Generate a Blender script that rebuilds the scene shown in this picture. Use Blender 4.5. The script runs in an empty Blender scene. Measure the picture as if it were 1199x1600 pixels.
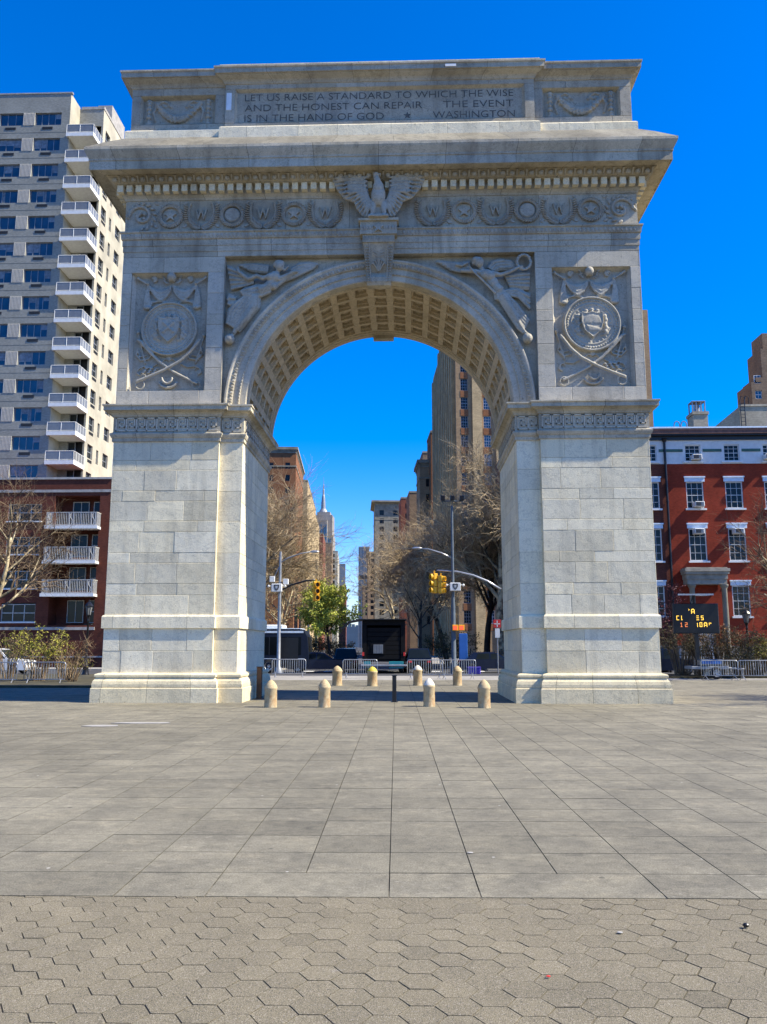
import bpy, bmesh, math, random
from mathutils import Vector, Matrix, Quaternion
from math import sin, cos, pi, radians, atan2, sqrt
sc = bpy.context.scene
COL = sc.collection
RND = random.Random(11)

# ------------------------------------------------------------------ camera
F_PX, PITCH, YAW = 1300.0, radians(9.18), radians(1.8)
CAM = Vector((1.05, -28.1, 1.84))
FW = Vector((-sin(YAW)*cos(PITCH), cos(YAW)*cos(PITCH), sin(PITCH)))
RT = Vector((cos(YAW), sin(YAW), 0.0))
UP = RT.cross(FW)
cd = bpy.data.cameras.new('camera'); cam = bpy.data.objects.new('camera', cd); COL.objects.link(cam)
cam.matrix_world = Matrix(((RT.x, UP.x, -FW.x, CAM.x), (RT.y, UP.y, -FW.y, CAM.y), (RT.z, UP.z, -FW.z, CAM.z), (0, 0, 0, 1)))
cd.sensor_fit = 'VERTICAL'; cd.sensor_height = 36.0; cd.lens = F_PX/1600*36; cd.clip_end = 9000; cd.clip_start = 0.1
sc.camera = cam

def ray(px, py):
    return FW + RT*((px-599.5)/F_PX) + UP*((800-py)/F_PX)
def at(px, py, Y):                     # the point of the upright plane y = Y seen at a pixel of the photograph
    d = ray(px, py); return CAM + d*((Y-CAM.y)/d.y)
def gr(px, py, z=0.0):                 # the ground point seen there
    d = ray(px, py); return CAM + d*((z-CAM.z)/d.z)

# ------------------------------------------------------------------ mesh builder
class MB:
    def __init__(s): s.v = []; s.f = []; s.t = []; s.m = []
    def add(s, vs, fs, tone=0.5, mi=0):
        b = len(s.v); s.v.extend([tuple(p) for p in vs])
        for f in fs:
            s.f.append([b+i for i in f]); s.t.append(tone); s.m.append(mi)
    def quad(s, a, b, c, d, tone=.5, mi=0): s.add([a, b, c, d], [(0, 1, 2, 3)], tone, mi)
    def box(s, x0, x1, y0, y1, z0, z1, tone=.5, mi=0):
        s.add([(x0,y0,z0),(x1,y0,z0),(x1,y1,z0),(x0,y1,z0),(x0,y0,z1),(x1,y0,z1),(x1,y1,z1),(x0,y1,z1)],
              [(0,3,2,1),(4,5,6,7),(0,1,5,4),(1,2,6,5),(2,3,7,6),(3,0,4,7)], tone, mi)
    def bbox(s, x0, x1, y0, y1, z0, z1, b=.02, tone=.5, mi=0):          # bevelled box
        vs = []; fs = []
        cx, cy, cz = (x0+x1)/2, (y0+y1)/2, (z0+z1)/2
        hx, hy, hz = (x1-x0)/2, (y1-y0)/2, (z1-z0)/2
        b = min(b, hx*.45, hy*.45, hz*.45); idx = {}
        for sx in (-1, 1):
            for sy in (-1, 1):
                for sz in (-1, 1):
                    for k in range(3):
                        p = [hx, hy, hz]; 
                        for j in range(3):
                            if j != k: p[j] -= b
                        idx[(sx, sy, sz, k)] = len(vs); vs.append((cx+sx*p[0], cy+sy*p[1], cz+sz*p[2]))
        sg = [(-1,-1),(1,-1),(1,1),(-1,1)]
        def key(k, sk, a, sa, c, sc_, face):
            q = [0,0,0]; q[k] = sk; q[a] = sa; q[c] = sc_; return idx[(q[0],q[1],q[2],face)]
        for k in range(3):
            a, c = (k+1) % 3, (k+2) % 3
            for sk in (-1, 1):
                fs.append([key(k, sk, a, u, c, v, k) for u, v in sg])
            for sa in (-1, 1):
                for sc_ in (-1, 1):        # edges along k
                    fs.append([key(k,-1,a,sa,c,sc_,a), key(k,1,a,sa,c,sc_,a), key(k,1,a,sa,c,sc_,c), key(k,-1,a,sa,c,sc_,c)])
        for sx in (-1, 1):
            for sy in (-1, 1):
                for sz in (-1, 1): fs.append([idx[(sx,sy,sz,k)] for k in range(3)])
        s.add(vs, fs, tone, mi)
    def tube(s, pts, radii, n=6, tone=.5, mi=0, cap=True):
        pts = [Vector(p) for p in pts]
        if not hasattr(radii, '__len__'): radii = [radii]*len(pts)
        b = len(s.v); N = len(pts); ref = None
        for i, p in enumerate(pts):
            d = (pts[min(i+1, N-1)]-pts[max(i-1, 0)])
            if d.length < 1e-9: d = Vector((0, 0, 1))
            d.normalize()
            if ref is None: ref = d.orthogonal().normalized()
            ref = (ref - d*ref.dot(d))
            ref = ref.normalized() if ref.length > 1e-6 else d.orthogonal().normalized()
            w = d.cross(ref)
            for k in range(n):
                a = 2*pi*k/n; q = p + (ref*cos(a)+w*sin(a))*radii[i]; s.v.append((q.x, q.y, q.z))
        for i in range(N-1):
            for k in range(n):
                s.f.append([b+i*n+k, b+i*n+(k+1) % n, b+(i+1)*n+(k+1) % n, b+(i+1)*n+k]); s.t.append(tone); s.m.append(mi)
        if cap:
            for r in ([b+k for k in range(n)][::-1], [b+(N-1)*n+k for k in range(n)]):
                s.f.append(r); s.t.append(tone); s.m.append(mi)
    def ell(s, c, r, rot=None, n=8, m=5, tone=.5, mi=0):
        c = Vector(c); vs = []; fs = []
        if not hasattr(r, '__len__'): r = (r, r, r)
        for i in range(m+1):
            th = pi*i/m
            for k in range(n):
                a = 2*pi*k/n; q = Vector((r[0]*sin(th)*cos(a), r[1]*sin(th)*sin(a), r[2]*cos(th)))
                if rot is not None: q = rot @ q
                vs.append(c+q)
        for i in range(m):
            for k in range(n):
                fs.append((i*n+k, (i+1)*n+k, (i+1)*n+(k+1) % n, i*n+(k+1) % n))
        s.add(vs, fs, tone, mi)
    def lathe(s, c, prof, n=12, tone=.5, mi=0, ax='z'):
        c = Vector(c); vs = []; fs = []
        for r, z in prof:
            for k in range(n):
                a = 2*pi*k/n
                q = {'z': (r*cos(a), r*sin(a), z), 'y': (r*cos(a), z, r*sin(a)), 'x': (z, r*cos(a), r*sin(a))}[ax]
                vs.append(c+Vector(q))
        for i in range(len(prof)-1):
            for k in range(n): fs.append((i*n+k, i*n+(k+1) % n, (i+1)*n+(k+1) % n, (i+1)*n+k))
        s.add(vs, fs, tone, mi)
    def prism(s, poly, y0, y1, tone=.5, mi=0):      # polygon in x,z extruded in y
        n = len(poly); vs = [(x, y0, z) for x, z in poly]+[(x, y1, z) for x, z in poly]
        fs = [list(range(n)), list(range(2*n-1, n-1, -1))]+[(i, (i+1) % n, n+(i+1) % n, n+i) for i in range(n)]
        s.add(vs, fs, tone, mi)
    def prismz(s, poly, z0, z1, tone=.5, mi=0):     # polygon in x,y extruded in z
        n = len(poly); vs = [(x, y, z0) for x, y in poly]+[(x, y, z1) for x, y in poly]
        fs = [list(range(n))[::-1], list(range(n, 2*n))]+[(i, (i+1) % n, n+(i+1) % n, n+i) for i in range(n)]
        s.add(vs, fs, tone, mi)
    def sweep(s, path, prof, closed=True, joints=None, rnd=RND, mi=0, caps=False, tones=None):
        # path: x,y points anticlockwise; prof: (out, z); mitred corners; joints: block length range
        n = len(path); P = [Vector((p[0], p[1])) for p in path]; nor = []
        segs = n if closed else n-1
        for i in range(segs):
            d = (P[(i+1) % n]-P[i]).normalized(); nor.append(Vector((d.y, -d.x)))
        mit = []
        for i in range(n):
            a = nor[(i-1) % segs] if (closed or i > 0) else nor[0]
            b = nor[i % segs] if (closed or i < n-1) else nor[-1]
            m = a+b; mit.append(m/max(.2, (1+a.dot(b))))
        for i in range(segs):
            A, B = P[i], P[(i+1) % n]; ma, mb_ = mit[i], mit[(i+1) % n]; L = (B-A).length
            cuts = [0.0]
            if joints and L > joints[0]*1.2:
                x = rnd.uniform(*joints)*rnd.random()
                if x < .2: x += joints[0]*.6
                while x < L-joints[0]*.35: cuts.append(x/L); x += rnd.uniform(*joints)
            cuts.append(1.0); jw = .012/L
            for c in range(len(cuts)-1):
                t = rnd.random() if tones is None else rnd.uniform(*tones)
                spans = [(cuts[c], cuts[c+1], t)]
                if c > 0: spans = [(cuts[c], cuts[c]+jw, -1.7), (cuts[c]+jw, cuts[c+1], t)]
                for u0, u1, tt in spans:
                    for j in range(len(prof)-1):
                        (o0, z0), (o1, z1) = prof[j], prof[j+1]
                        def pt(u, o, z):
                            q = A.lerp(B, u)+ma.lerp(mb_, u)*o; return (q.x, q.y, z)
                        s.quad(pt(u0, o0, z0), pt(u1, o0, z0), pt(u1, o1, z1), pt(u0, o1, z1), tt, mi)
    def ashlar(s, o, u, nrm, W, levels, lens, seed=0, gap=.008, rough=.003, ch=.009, mi=0, tones=(0, 1)):
        # wall of separate bevelled blocks: o lower corner, u unit along, nrm outward; courses at the z levels (relative to o)
        r = random.Random(seed); o, u, nrm = Vector(o), Vector(u), Vector(nrm); up = Vector((0, 0, 1)); prev = None
        for k in range(len(levels)-1):
            z0, z1 = levels[k]+gap/2, levels[k+1]-gap/2; cuts = [0]; x = r.uniform(lens[0]*.35, lens[1]*.8)
            while x < W-lens[0]*.45: cuts.append(x); x += r.uniform(*lens)
            cuts.append(W)
            for c in range(len(cuts)-1):
                a0, a1 = cuts[c]+(gap/2 if c else 0), cuts[c+1]-(gap/2 if c < len(cuts)-2 else 0); e = r.uniform(-rough, rough); t = r.uniform(*tones)
                def p(a, z, d): return o+u*a+up*z+nrm*d
                cc = min(ch, (a1-a0)*.2)
                vs = [p(a0, z0, -.03), p(a1, z0, -.03), p(a1, z1, -.03), p(a0, z1, -.03),
                      p(a0, z0, e-cc*.6), p(a1, z0, e-cc*.6), p(a1, z1, e-cc*.6), p(a0, z1, e-cc*.6),
                      p(a0+cc, z0+cc, e), p(a1-cc, z0+cc, e), p(a1-cc, z1-cc, e), p(a0+cc, z1-cc, e)]
                fs = [(8,9,10,11)]+[(i, (i+1) % 4, 4+(i+1) % 4, 4+i) for i in range(4)]+[(4+i, 4+(i+1) % 4, 8+(i+1) % 4, 8+i) for i in range(4)]
                s.add(vs, fs, t, mi)
        s.quad(o-nrm*.03+up*levels[0], o+u*W-nrm*.03+up*levels[0], o+u*W-nrm*.03+up*levels[-1], o-nrm*.03+up*levels[-1], -1.4, mi)
    def facade(s, o, u, nrm, W, z0, z1, holes, depth=.2, tone=.5, mi=0, rmi=None):
        # wall with real openings: holes (u0,u1,za,zb); reveals run inward by depth
        o, u, nrm = Vector(o), Vector(u), Vector(nrm); up = Vector((0, 0, 1)); rmi = mi if rmi is None else rmi
        us = sorted({0.0, W} | {h[0] for h in holes} | {h[1] for h in holes}); zs = sorted({z0, z1} | {h[2] for h in holes} | {h[3] for h in holes})
        us = [x for x in us if 0 <= x <= W]; zs = [z for z in zs if z0 <= z <= z1]
        def p(a, z, d=0): return o+u*a+up*z-nrm*d
        inh = lambda a, z: any(h[0] < a < h[1] and h[2] < z < h[3] for h in holes)
        for j in range(len(zs)-1):
            zc = (zs[j]+zs[j+1])/2; run = None
            for i in range(len(us)-1):
                if inh((us[i]+us[i+1])/2, zc):
                    if run is not None: s.quad(p(run, zs[j]), p(us[i], zs[j]), p(us[i], zs[j+1]), p(run, zs[j+1]), tone, mi); run = None
                elif run is None: run = us[i]
            if run is not None: s.quad(p(run, zs[j]), p(W, zs[j]), p(W, zs[j+1]), p(run, zs[j+1]), tone, mi)
        for a, b, za, zb in holes:
            a, b, za, zb = max(a, 0), min(b, W), max(za, z0), min(zb, z1)
            if b <= a or zb <= za: continue
            for q in ((a, za, b, za), (b, za, b, zb), (b, zb, a, zb), (a, zb, a, za)):
                s.quad(p(q[0], q[1]), p(q[2], q[3]), p(q[2], q[3], depth), p(q[0], q[1], depth), tone, rmi)
    def mesh(s, name, mats, smooth=False, recalc=False):
        me = bpy.data.meshes.new(name); me.from_pydata(s.v, [], s.f)
        at_ = me.attributes.new('tone', 'FLOAT', 'FACE'); at_.data.foreach_set('value', s.t)
        mats = mats if isinstance(mats, (list, tuple)) else [mats]
        for m in mats: me.materials.append(m)
        if len(mats) > 1: me.polygons.foreach_set('material_index', s.m)
        if smooth: me.polygons.foreach_set('use_smooth', [True]*len(me.polygons))
        if recalc:
            b = bmesh.new(); b.from_mesh(me); bmesh.ops.recalc_face_normals(b, faces=b.faces); b.to_mesh(me); b.free()
        me.update(); return me
    def build(s, name, mats, parent=None, smooth=False, recalc=False, label=None):
        return put(name, s.mesh(name, mats, smooth, recalc), parent, label)

def put(name, me, parent=None, label=None, loc=None, rz=None):
    o = bpy.data.objects.new(name, me); COL.objects.link(o)
    if parent is not None: o.parent = parent
    if loc is not None: o.location = loc
    if rz is not None: o.rotation_euler = (0, 0, rz)
    if label: o['label'] = label
    return o
def tag(o, label, cat, group=None):
    o['label'] = label; o['category'] = cat
    if group: o['group'] = group
    return o
def thing(name, label, cat, loc=(0, 0, 0), rz=0.0, group=None):
    o = bpy.data.objects.new(name, None); COL.objects.link(o); o.empty_display_size = .3
    o.location = loc; o.rotation_euler = (0, 0, rz); return tag(o, label, cat, group)
def structure(o): o['kind'] = 'structure'; return o
def dup(root, loc, rz=0.0, label=None, scale=None):
    r = root.copy(); COL.objects.link(r); r.location = loc; r.rotation_euler = (0, 0, rz)
    if scale: r.scale = scale
    if label: r['label'] = label
    for ch in list(root.children):
        c = ch.copy(); COL.objects.link(c); c.parent = r
        for g in list(ch.children):
            d = g.copy(); COL.objects.link(d); d.parent = c
    return r
def sculpt(mb, name, mat, parent, voxel=.03, smooth=2, label=None):      # melt overlapping shapes into one carved surface
    me = mb.mesh('t', mat, recalc=True); o = bpy.data.objects.new('t', me); COL.objects.link(o)
    m = o.modifiers.new('r', 'REMESH'); m.mode = 'VOXEL'; m.voxel_size = voxel; m.use_smooth_shade = True
    if smooth:
        q = o.modifiers.new('s', 'SMOOTH'); q.iterations = smooth; q.factor = .5
    dg = bpy.context.evaluated_depsgraph_get(); dg.update()
    n = bpy.data.meshes.new_from_object(o.evaluated_get(dg)); bpy.data.objects.remove(o)
    n.name = name; n.materials.clear(); n.materials.append(mat)
    if 'tone' in n.attributes: n.attributes.remove(n.attributes['tone'])
    a = n.attributes.new('tone', 'FLOAT', 'FACE'); a.data.foreach_set('value', [.5]*len(n.polygons))
    n.polygons.foreach_set('use_smooth', [True]*len(n.polygons))
    return put(name, n, parent, label)
def text_mesh(body, size, width=None, extrude=.004, bold=0.0):      # mesh in the x,z plane facing -y, origin at left baseline
    c = bpy.data.curves.new('t', 'FONT'); c.body = body; c.size = size; c.extrude = extrude; c.offset = bold; c.resolution_u = 3
    o = bpy.data.objects.new('t', c); COL.objects.link(o); dg = bpy.context.evaluated_depsgraph_get(); dg.update()
    me = bpy.data.meshes.new_from_object(o.evaluated_get(dg)); bpy.data.objects.remove(o)
    xs = [v.co.x for v in me.vertices]; x0, x1 = min(xs), max(xs); k = (width/(x1-x0)) if width else 1.0
    for v in me.vertices:
        x, y, z = v.co; v.co = ((x-x0)*k, -z, y)
    return me

# ------------------------------------------------------------------ materials
class NT:
    def __init__(s, name):
        s.m = bpy.data.materials.new(name); s.m.use_nodes = True; s.t = s.m.node_tree; s.t.nodes.clear()
        s.out = s.n('ShaderNodeOutputMaterial'); s.b = s.n('ShaderNodeBsdfPrincipled'); s.l(s.b.outputs[0], s.out.inputs[0])
        s.co = s.n('ShaderNodeTexCoord').outputs['Object']
    def n(s, typ, **kw):
        x = s.t.nodes.new(typ)
        for k, v in kw.items(): setattr(x, k, v)
        return x
    def l(s, a, b): s.t.links.new(a, b)
    def map(s, scale=(1, 1, 1), rot=(0, 0, 0), src=None):
        m = s.n('ShaderNodeMapping'); m.inputs['Scale'].default_value = scale; m.inputs['Rotation'].default_value = rot; s.l(src or s.co, m.inputs[0]); return m.outputs[0]
    def noise(s, scale, detail=4, rough=.55, vec=None):
        x = s.n('ShaderNodeTexNoise'); x.inputs['Scale'].default_value = scale; x.inputs['Detail'].default_value = detail; x.inputs['Roughness'].default_value = rough
        s.l(vec or s.co, x.inputs['Vector']); return x.outputs['Fac']
    def ramp(s, fac, stops):
        r = s.n('ShaderNodeValToRGB'); e = r.color_ramp.elements
        while len(e) < len(stops): e.new(.5)
        for k, (p, c) in enumerate(stops):
            e[k].position = p; e[k].color = (c, c, c, 1) if not hasattr(c, '__len__') else (*c, 1)
        s.l(fac, r.inputs[0]); return r.outputs[0]
    def mix(s, a, b, fac, mode='MIX'):
        x = s.n('ShaderNodeMix', data_type='RGBA', blend_type=mode)
        for v, i in ((fac, 0), (a, 6), (b, 7)):
            if hasattr(v, 'node'): s.l(v, x.inputs[i])
            elif i == 0: x.inputs[0].default_value = v
            else: x.inputs[i].default_value = (*v, 1) if hasattr(v, '__len__') else (v, v, v, 1)
        return x.outputs[2]
    def math(s, op, a, b=0.0):
        x = s.n('ShaderNodeMath', operation=op)
        for v, i in ((a, 0), (b, 1)):
            if hasattr(v, 'node'): s.l(v, x.inputs[i])
            else: x.inputs[i].default_value = v
        return x.outputs[0]
    def tone(s, lo=.85, k=.3):
        a = s.n('ShaderNodeAttribute', attribute_name='tone'); return s.math('ADD', s.math('MULTIPLY', a.outputs['Fac'], k), lo)
    def bump(s, h, strength=.3, dist=.02):
        b = s.n('ShaderNodeBump'); b.inputs['Strength'].default_value = strength; b.inputs['Distance'].default_value = dist
        s.l(h, b.inputs['Height']); s.l(b.outputs[0], s.b.inputs['Normal'])
    def done(s, col, rough=.8, spec=.3, metal=0.0):
        i = s.b.inputs
        if hasattr(col, 'node'): s.l(col, i['Base Color'])
        else: i['Base Color'].default_value = (*col, 1)
        if hasattr(rough, 'node'): s.l(rough, i['Roughness'])
        else: i['Roughness'].default_value = rough
        i['Specular IOR Level'].default_value = spec; i['Metallic'].default_value = metal
        return s.m

def stone(name, base, dirt, streak=.5, blotch=.5, grain=.25, bump=.35, lo=.85, k=.3, fine=14):
    t = NT(name)
    n1 = t.noise(.55, 6, .6); n2 = t.noise(fine, 8, .7); n3 = t.noise(1.0, 5, .6, t.map((2.6, 2.6, .22)))
    c = t.mix(base, dirt, t.ramp(n1, [(.38, 0), (.72, blotch)]))
    c = t.mix(c, [x*.55 for x in dirt], t.ramp(n3, [(.5, 0), (.75, streak)]))
    c = t.mix(c, t.ramp(n2, [(.3, 1-grain), (.7, 1+grain*.35)]), 1.0, 'MULTIPLY')
    c = t.mix(c, [x*.45 for x in dirt], t.ramp(t.noise(7, 8, .78, t.map((1, 1, .7))), [(.60, 0), (.65, .7)]))
    c = t.mix(c, [x*.6 for x in dirt], t.ramp(t.noise(1.1, 7, .7, t.map((1, 1, 1.6), (.3, .5, 0))), [(.485, 0), (.5, .55), (.515, 0)]))
    at_ = t.n('ShaderNodeAttribute', attribute_name='tone'); fr_ = t.math('FRACT', t.math('MULTIPLY', at_.outputs['Fac'], 7.31))
    c = t.mix(c, t.ramp(fr_, [(0, (1.02, 1.0, .95)), (.5, (1, 1, 1)), (1, (.975, .99, 1.02))]), 1.0, 'MULTIPLY')
    c = t.mix(c, t.tone(lo, k), 1.0, 'MULTIPLY')
    t.bump(t.math('ADD', n2, t.math('MULTIPLY', t.noise(2.2, 5), 2.2)), bump, .02)
    return t.done(c, .85, .2)

def plain(name, col, rough=.6, var=.12, spec=.4, metal=0.0, scale=3.0, bump=0.0):
    t = NT(name); n = t.noise(scale, 5, .6)
    c = t.mix(col, t.ramp(n, [(.3, 1-var*1.6), (.7, 1+var*.6)]), 1.0, 'MULTIPLY')
    c = t.mix(c, t.tone(.85, .3), 1.0, 'MULTIPLY')
    if bump: t.bump(t.noise(scale*6, 4), bump, .01)
    return t.done(c, rough, spec, metal)

def brick(name, c1, c2, mortar, w=.22, h=.075, var=.35, bumpy=.3):
    t = NT(name); s = t.n('ShaderNodeSeparateXYZ'); t.l(t.co, s.inputs[0])
    x = t.math('ADD', s.outputs[0], s.outputs[1]); cb = t.n('ShaderNodeCombineXYZ'); t.l(x, cb.inputs[0]); t.l(s.outputs[2], cb.inputs[1])
    b = t.n('ShaderNodeTexBrick'); t.l(cb.outputs[0], b.inputs['Vector'])
    b.inputs['Color1'].default_value = (*c1, 1); b.inputs['Color2'].default_value = (*c2, 1); b.inputs['Mortar'].default_value = (*mortar, 1)
    b.inputs['Scale'].default_value = 1; b.inputs['Brick Width'].default_value = w; b.inputs['Row Height'].default_value = h; b.inputs['Mortar Size'].default_value = .008; b.inputs['Bias'].default_value = 0
    c = t.mix(b.outputs[0], t.ramp(t.noise(.5, 5, .65), [(.3, 1-var), (.7, 1+var*.3)]), 1.0, 'MULTIPLY')
    c = t.mix(c, t.ramp(t.noise(4, 4, .6, t.map((1, 1, 2.5))), [(.3, .82), (.7, 1.12)]), 1.0, 'MULTIPLY')
    c = t.mix(c, t.tone(.85, .3), 1.0, 'MULTIPLY')
    return t.done(c, .9, .15)

def glass(name, col=(.012, .017, .024), rough=.06, spec=.8):
    t = NT(name); n = t.noise(.35, 2)
    c = t.mix(col, [x*2.2+.004 for x in col], t.ramp(n, [(.4, 0), (.65, 1)]))
    t.bump(t.noise(.8, 2), .06, .02)
    return t.done(c, rough, spec)

M = {}
M['marble'] = stone('weathered_marble', (.90, .805, .575), (.70, .62, .44), .45, .7, .2, .45, .81, .28, 24)  # cleaner stone; extra lightness stands in for stronger sun on the piers
M['upper_marble'] = stone('shade_grey_upper_marble', (.60, .545, .43), (.42, .38, .295), .5, .75, .2, .35, .84, .26, 24)  # darker base paints the shade on the upper piers and archivolt
M['marble_old'] = stone('weathered_shade_marble', (.60, .535, .40), (.33, .29, .215), .6, .85, .22, .35, .80, .34, 24)  # weathered stone, darkened further to paint the shade of the upper parts
M['marble_vault'] = stone('warm_vault_stone', (.64, .53, .36), (.42, .345, .235), .35, .6, .25, .35)  # warm base carries bounce light from the sunlit paving
M['relief'] = stone('carved_marble', (.52, .475, .375), (.30, .27, .21), .45, .7, .2, .25, fine=14)  # shade painted in: base lowered against the raised sky fill
M['attic_stone'] = stone('attic_marble', (.55, .49, .37), (.32, .28, .21), .5, .75, .2, .35, .84, .26, 24)  # lowered base puts the attic's shade into the colour
M['base_stone'] = stone('plinth_stone', (.82, .70, .45), (.58, .505, .345), .3, .6, .2, .4, fine=24)
M['slope_stone'] = stone('lichen_grey_stone', (.27, .25, .20), (.15, .138, .11), .5, .8, .25, .5)
M['engraved'] = plain('engraved_stone', (.17, .16, .135), .9, .3)
M['white_stone'] = plain('pale_patch_stone', (.72, .74, .74), .7, .1)
M['pave'] = None
# ------------------------------------------------------------------ light
SUN = Vector((.69, -.118, .70)).normalized()
w = bpy.data.worlds.new('World'); sc.world = w; w.use_nodes = True
nt = w.node_tree; bg = nt.nodes['Background']
sky = nt.nodes.new('ShaderNodeTexSky'); sky.sky_type = 'NISHITA'; sky.sun_disc = False
sky.sun_elevation = math.asin(SUN.z); sky.sun_rotation = atan2(SUN.x, SUN.y); sky.altitude = 0; sky.air_density = 1.0; sky.dust_density = .25; sky.ozone_density = 3.0
hs = nt.nodes.new('ShaderNodeHueSaturation'); hs.inputs['Saturation'].default_value = 1.6; hs.inputs['Value'].default_value = 1.0
tint = nt.nodes.new('ShaderNodeMix'); tint.data_type = 'RGBA'; tint.blend_type = 'MULTIPLY'; tint.inputs[0].default_value = 1; tint.inputs[7].default_value = (.95, .99, 1.42, 1)
nt.links.new(sky.outputs[0], hs.inputs['Color']); nt.links.new(hs.outputs[0], tint.inputs[6]); nt.links.new(tint.outputs[2], bg.inputs[0]); bg.inputs[1].default_value = .097
sl = bpy.data.lights.new('sun', 'SUN'); sl.energy = 5.0; sl.angle = radians(.5); sl.color = (1, .92, .74)
so = bpy.data.objects.new('sun', sl); COL.objects.link(so); so.rotation_mode = 'QUATERNION'; so.rotation_quaternion = SUN.to_track_quat('Z', 'Y')
sc.view_settings.view_transform = 'Standard'; sc.view_settings.look = 'None'; sc.view_settings.exposure = .98; sc.view_settings.gamma = 1
sc.cycles.max_bounces = 6; sc.cycles.diffuse_bounces = 3; sc.cycles.glossy_bounces = 3; sc.cycles.use_denoising = True; sc.cycles.use_adaptive_sampling = True; sc.cycles.adaptive_threshold = .005; sc.cycles.caustics_reflective = False; sc.cycles.caustics_refractive = False

# ------------------------------------------------------------------ ground materials
def m_slab():
    t = NT('paving_stone')
    n = t.noise(1.3, 6, .65); f = t.noise(70, 6, .8); big = t.noise(.16, 4, .6); st = t.noise(2.2, 6, .75, t.map((.8, 1.4, 1)))
    c = t.mix((.218, .198, .145), (.150, .137, .103), t.ramp(n, [(.38, 0), (.62, 1)]))
    c = t.mix(c, (.275, .243, .17), t.ramp(st, [(.52, 0), (.68, .65)]))
    c = t.mix(c, (.11, .10, .075), t.ramp(t.noise(5, 6, .7), [(.56, 0), (.72, .6)]))
    c = t.mix(c, t.ramp(t.noise(9, 7, .8, t.map((1, 1.15, 1))), [(.34, .74), (.5, 1), (.68, 1.22)]), 1.0, 'MULTIPLY')
    c = t.mix(c, t.ramp(big, [(.35, .80), (.65, 1.12)]), 1.0, 'MULTIPLY')
    c = t.mix(c, t.ramp(f, [(.34, .45), (.66, 1.5)]), 1.0, 'MULTIPLY')
    v = t.n('ShaderNodeTexVoronoi'); v.inputs['Scale'].default_value = 2.1; t.l(t.co, v.inputs['Vector'])
    c = t.mix(c, (.52, .50, .46), t.ramp(v.outputs['Distance'], [(.025, .7), (.04, 0)]))
    v2 = t.n('ShaderNodeTexVoronoi'); v2.inputs['Scale'].default_value = 1.3; v2.inputs['Randomness'].default_value = 1; t.l(t.map((1, 1, 1), (0, 0, .6)), v2.inputs['Vector'])
    c = t.mix(c, (.05, .047, .04), t.ramp(v2.outputs['Distance'], [(.028, .75), (.045, 0)]))
    c = t.mix(c, (.36, .33, .26), t.math('MULTIPLY', t.ramp(t.noise(.55, 3, .5), [(.52, 0), (.62, 1)]), t.ramp(t.noise(7, 6, .75, t.map((1, 2.2, 1))), [(.56, 0), (.66, .6)])))
    c = t.mix(c, t.tone(.86, .26), 1.0, 'MULTIPLY')
    t.bump(t.math('ADD', f, n), .6, .006)
    return t.done(c, .82, .3)
def m_hex():
    t = NT('asphalt_block')
    f = t.noise(210, 3, .7); v = t.n('ShaderNodeTexVoronoi'); v.inputs['Scale'].default_value = 170; t.l(t.co, v.inputs['Vector'])
    n = t.noise(1.1, 5, .65)
    c = t.mix((.195, .168, .112), (.15, .131, .09), t.ramp(n, [(.35, 0), (.68, 1)]))
    c = t.mix(c, t.ramp(f, [(.34, .30), (.5, 1.0), (.68, 1.85)]), 1.0, 'MULTIPLY')
    sp = t.n('ShaderNodeSeparateColor'); t.l(v.outputs['Color'], sp.inputs[0])
    c = t.mix(c, (.36, .32, .26), t.ramp(sp.outputs[0], [(.84, 0), (.9, .5)]))
    c = t.mix(c, (.045, .042, .04), t.ramp(sp.outputs[1], [(.86, 0), (.9, .6)]))
    c = t.mix(c, (.40, .38, .33), t.math('MULTIPLY', t.ramp(t.noise(1.6, 5, .7, t.map((.7, 2, 1))), [(.66, 0), (.74, .55)]), 1.0))
    c = t.mix(c, t.tone(.86, .28), 1.0, 'MULTIPLY')
    t.bump(t.math('ADD', f, v.outputs['Distance']), .7, .004)
    return t.done(c, .88, .25)
def m_asphalt(name='asphalt', base=(.052, .052, .055)):
    t = NT(name); c = t.mix(base, [x*1.5 for x in base], t.ramp(t.noise(.5, 6, .65), [(.35, 0), (.7, 1)]))
    c = t.mix(c, t.ramp(t.noise(40, 4, .7), [(.3, .75), (.7, 1.25)]), 1.0, 'MULTIPLY'); t.bump(t.noise(60, 3), .3, .005)
    return t.done(c, .85, .3)
M['slab'] = m_slab(); M['hex'] = m_hex(); M['asphalt'] = m_asphalt()
M['joint'] = plain('joint_sand', (.055, .049, .036), .95, .3)
M['walk'] = m_asphalt('concrete_walk', (.24, .225, .20))
M['kerb'] = plain('kerb_granite', (.30, .29, .27), .85)
M['soil'] = plain('soil_and_dry_grass', (.075, .065, .035), .95, .5, scale=1.2)
M['paint'] = plain('road_paint', (.62, .62, .60), .7, .2)

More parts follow.
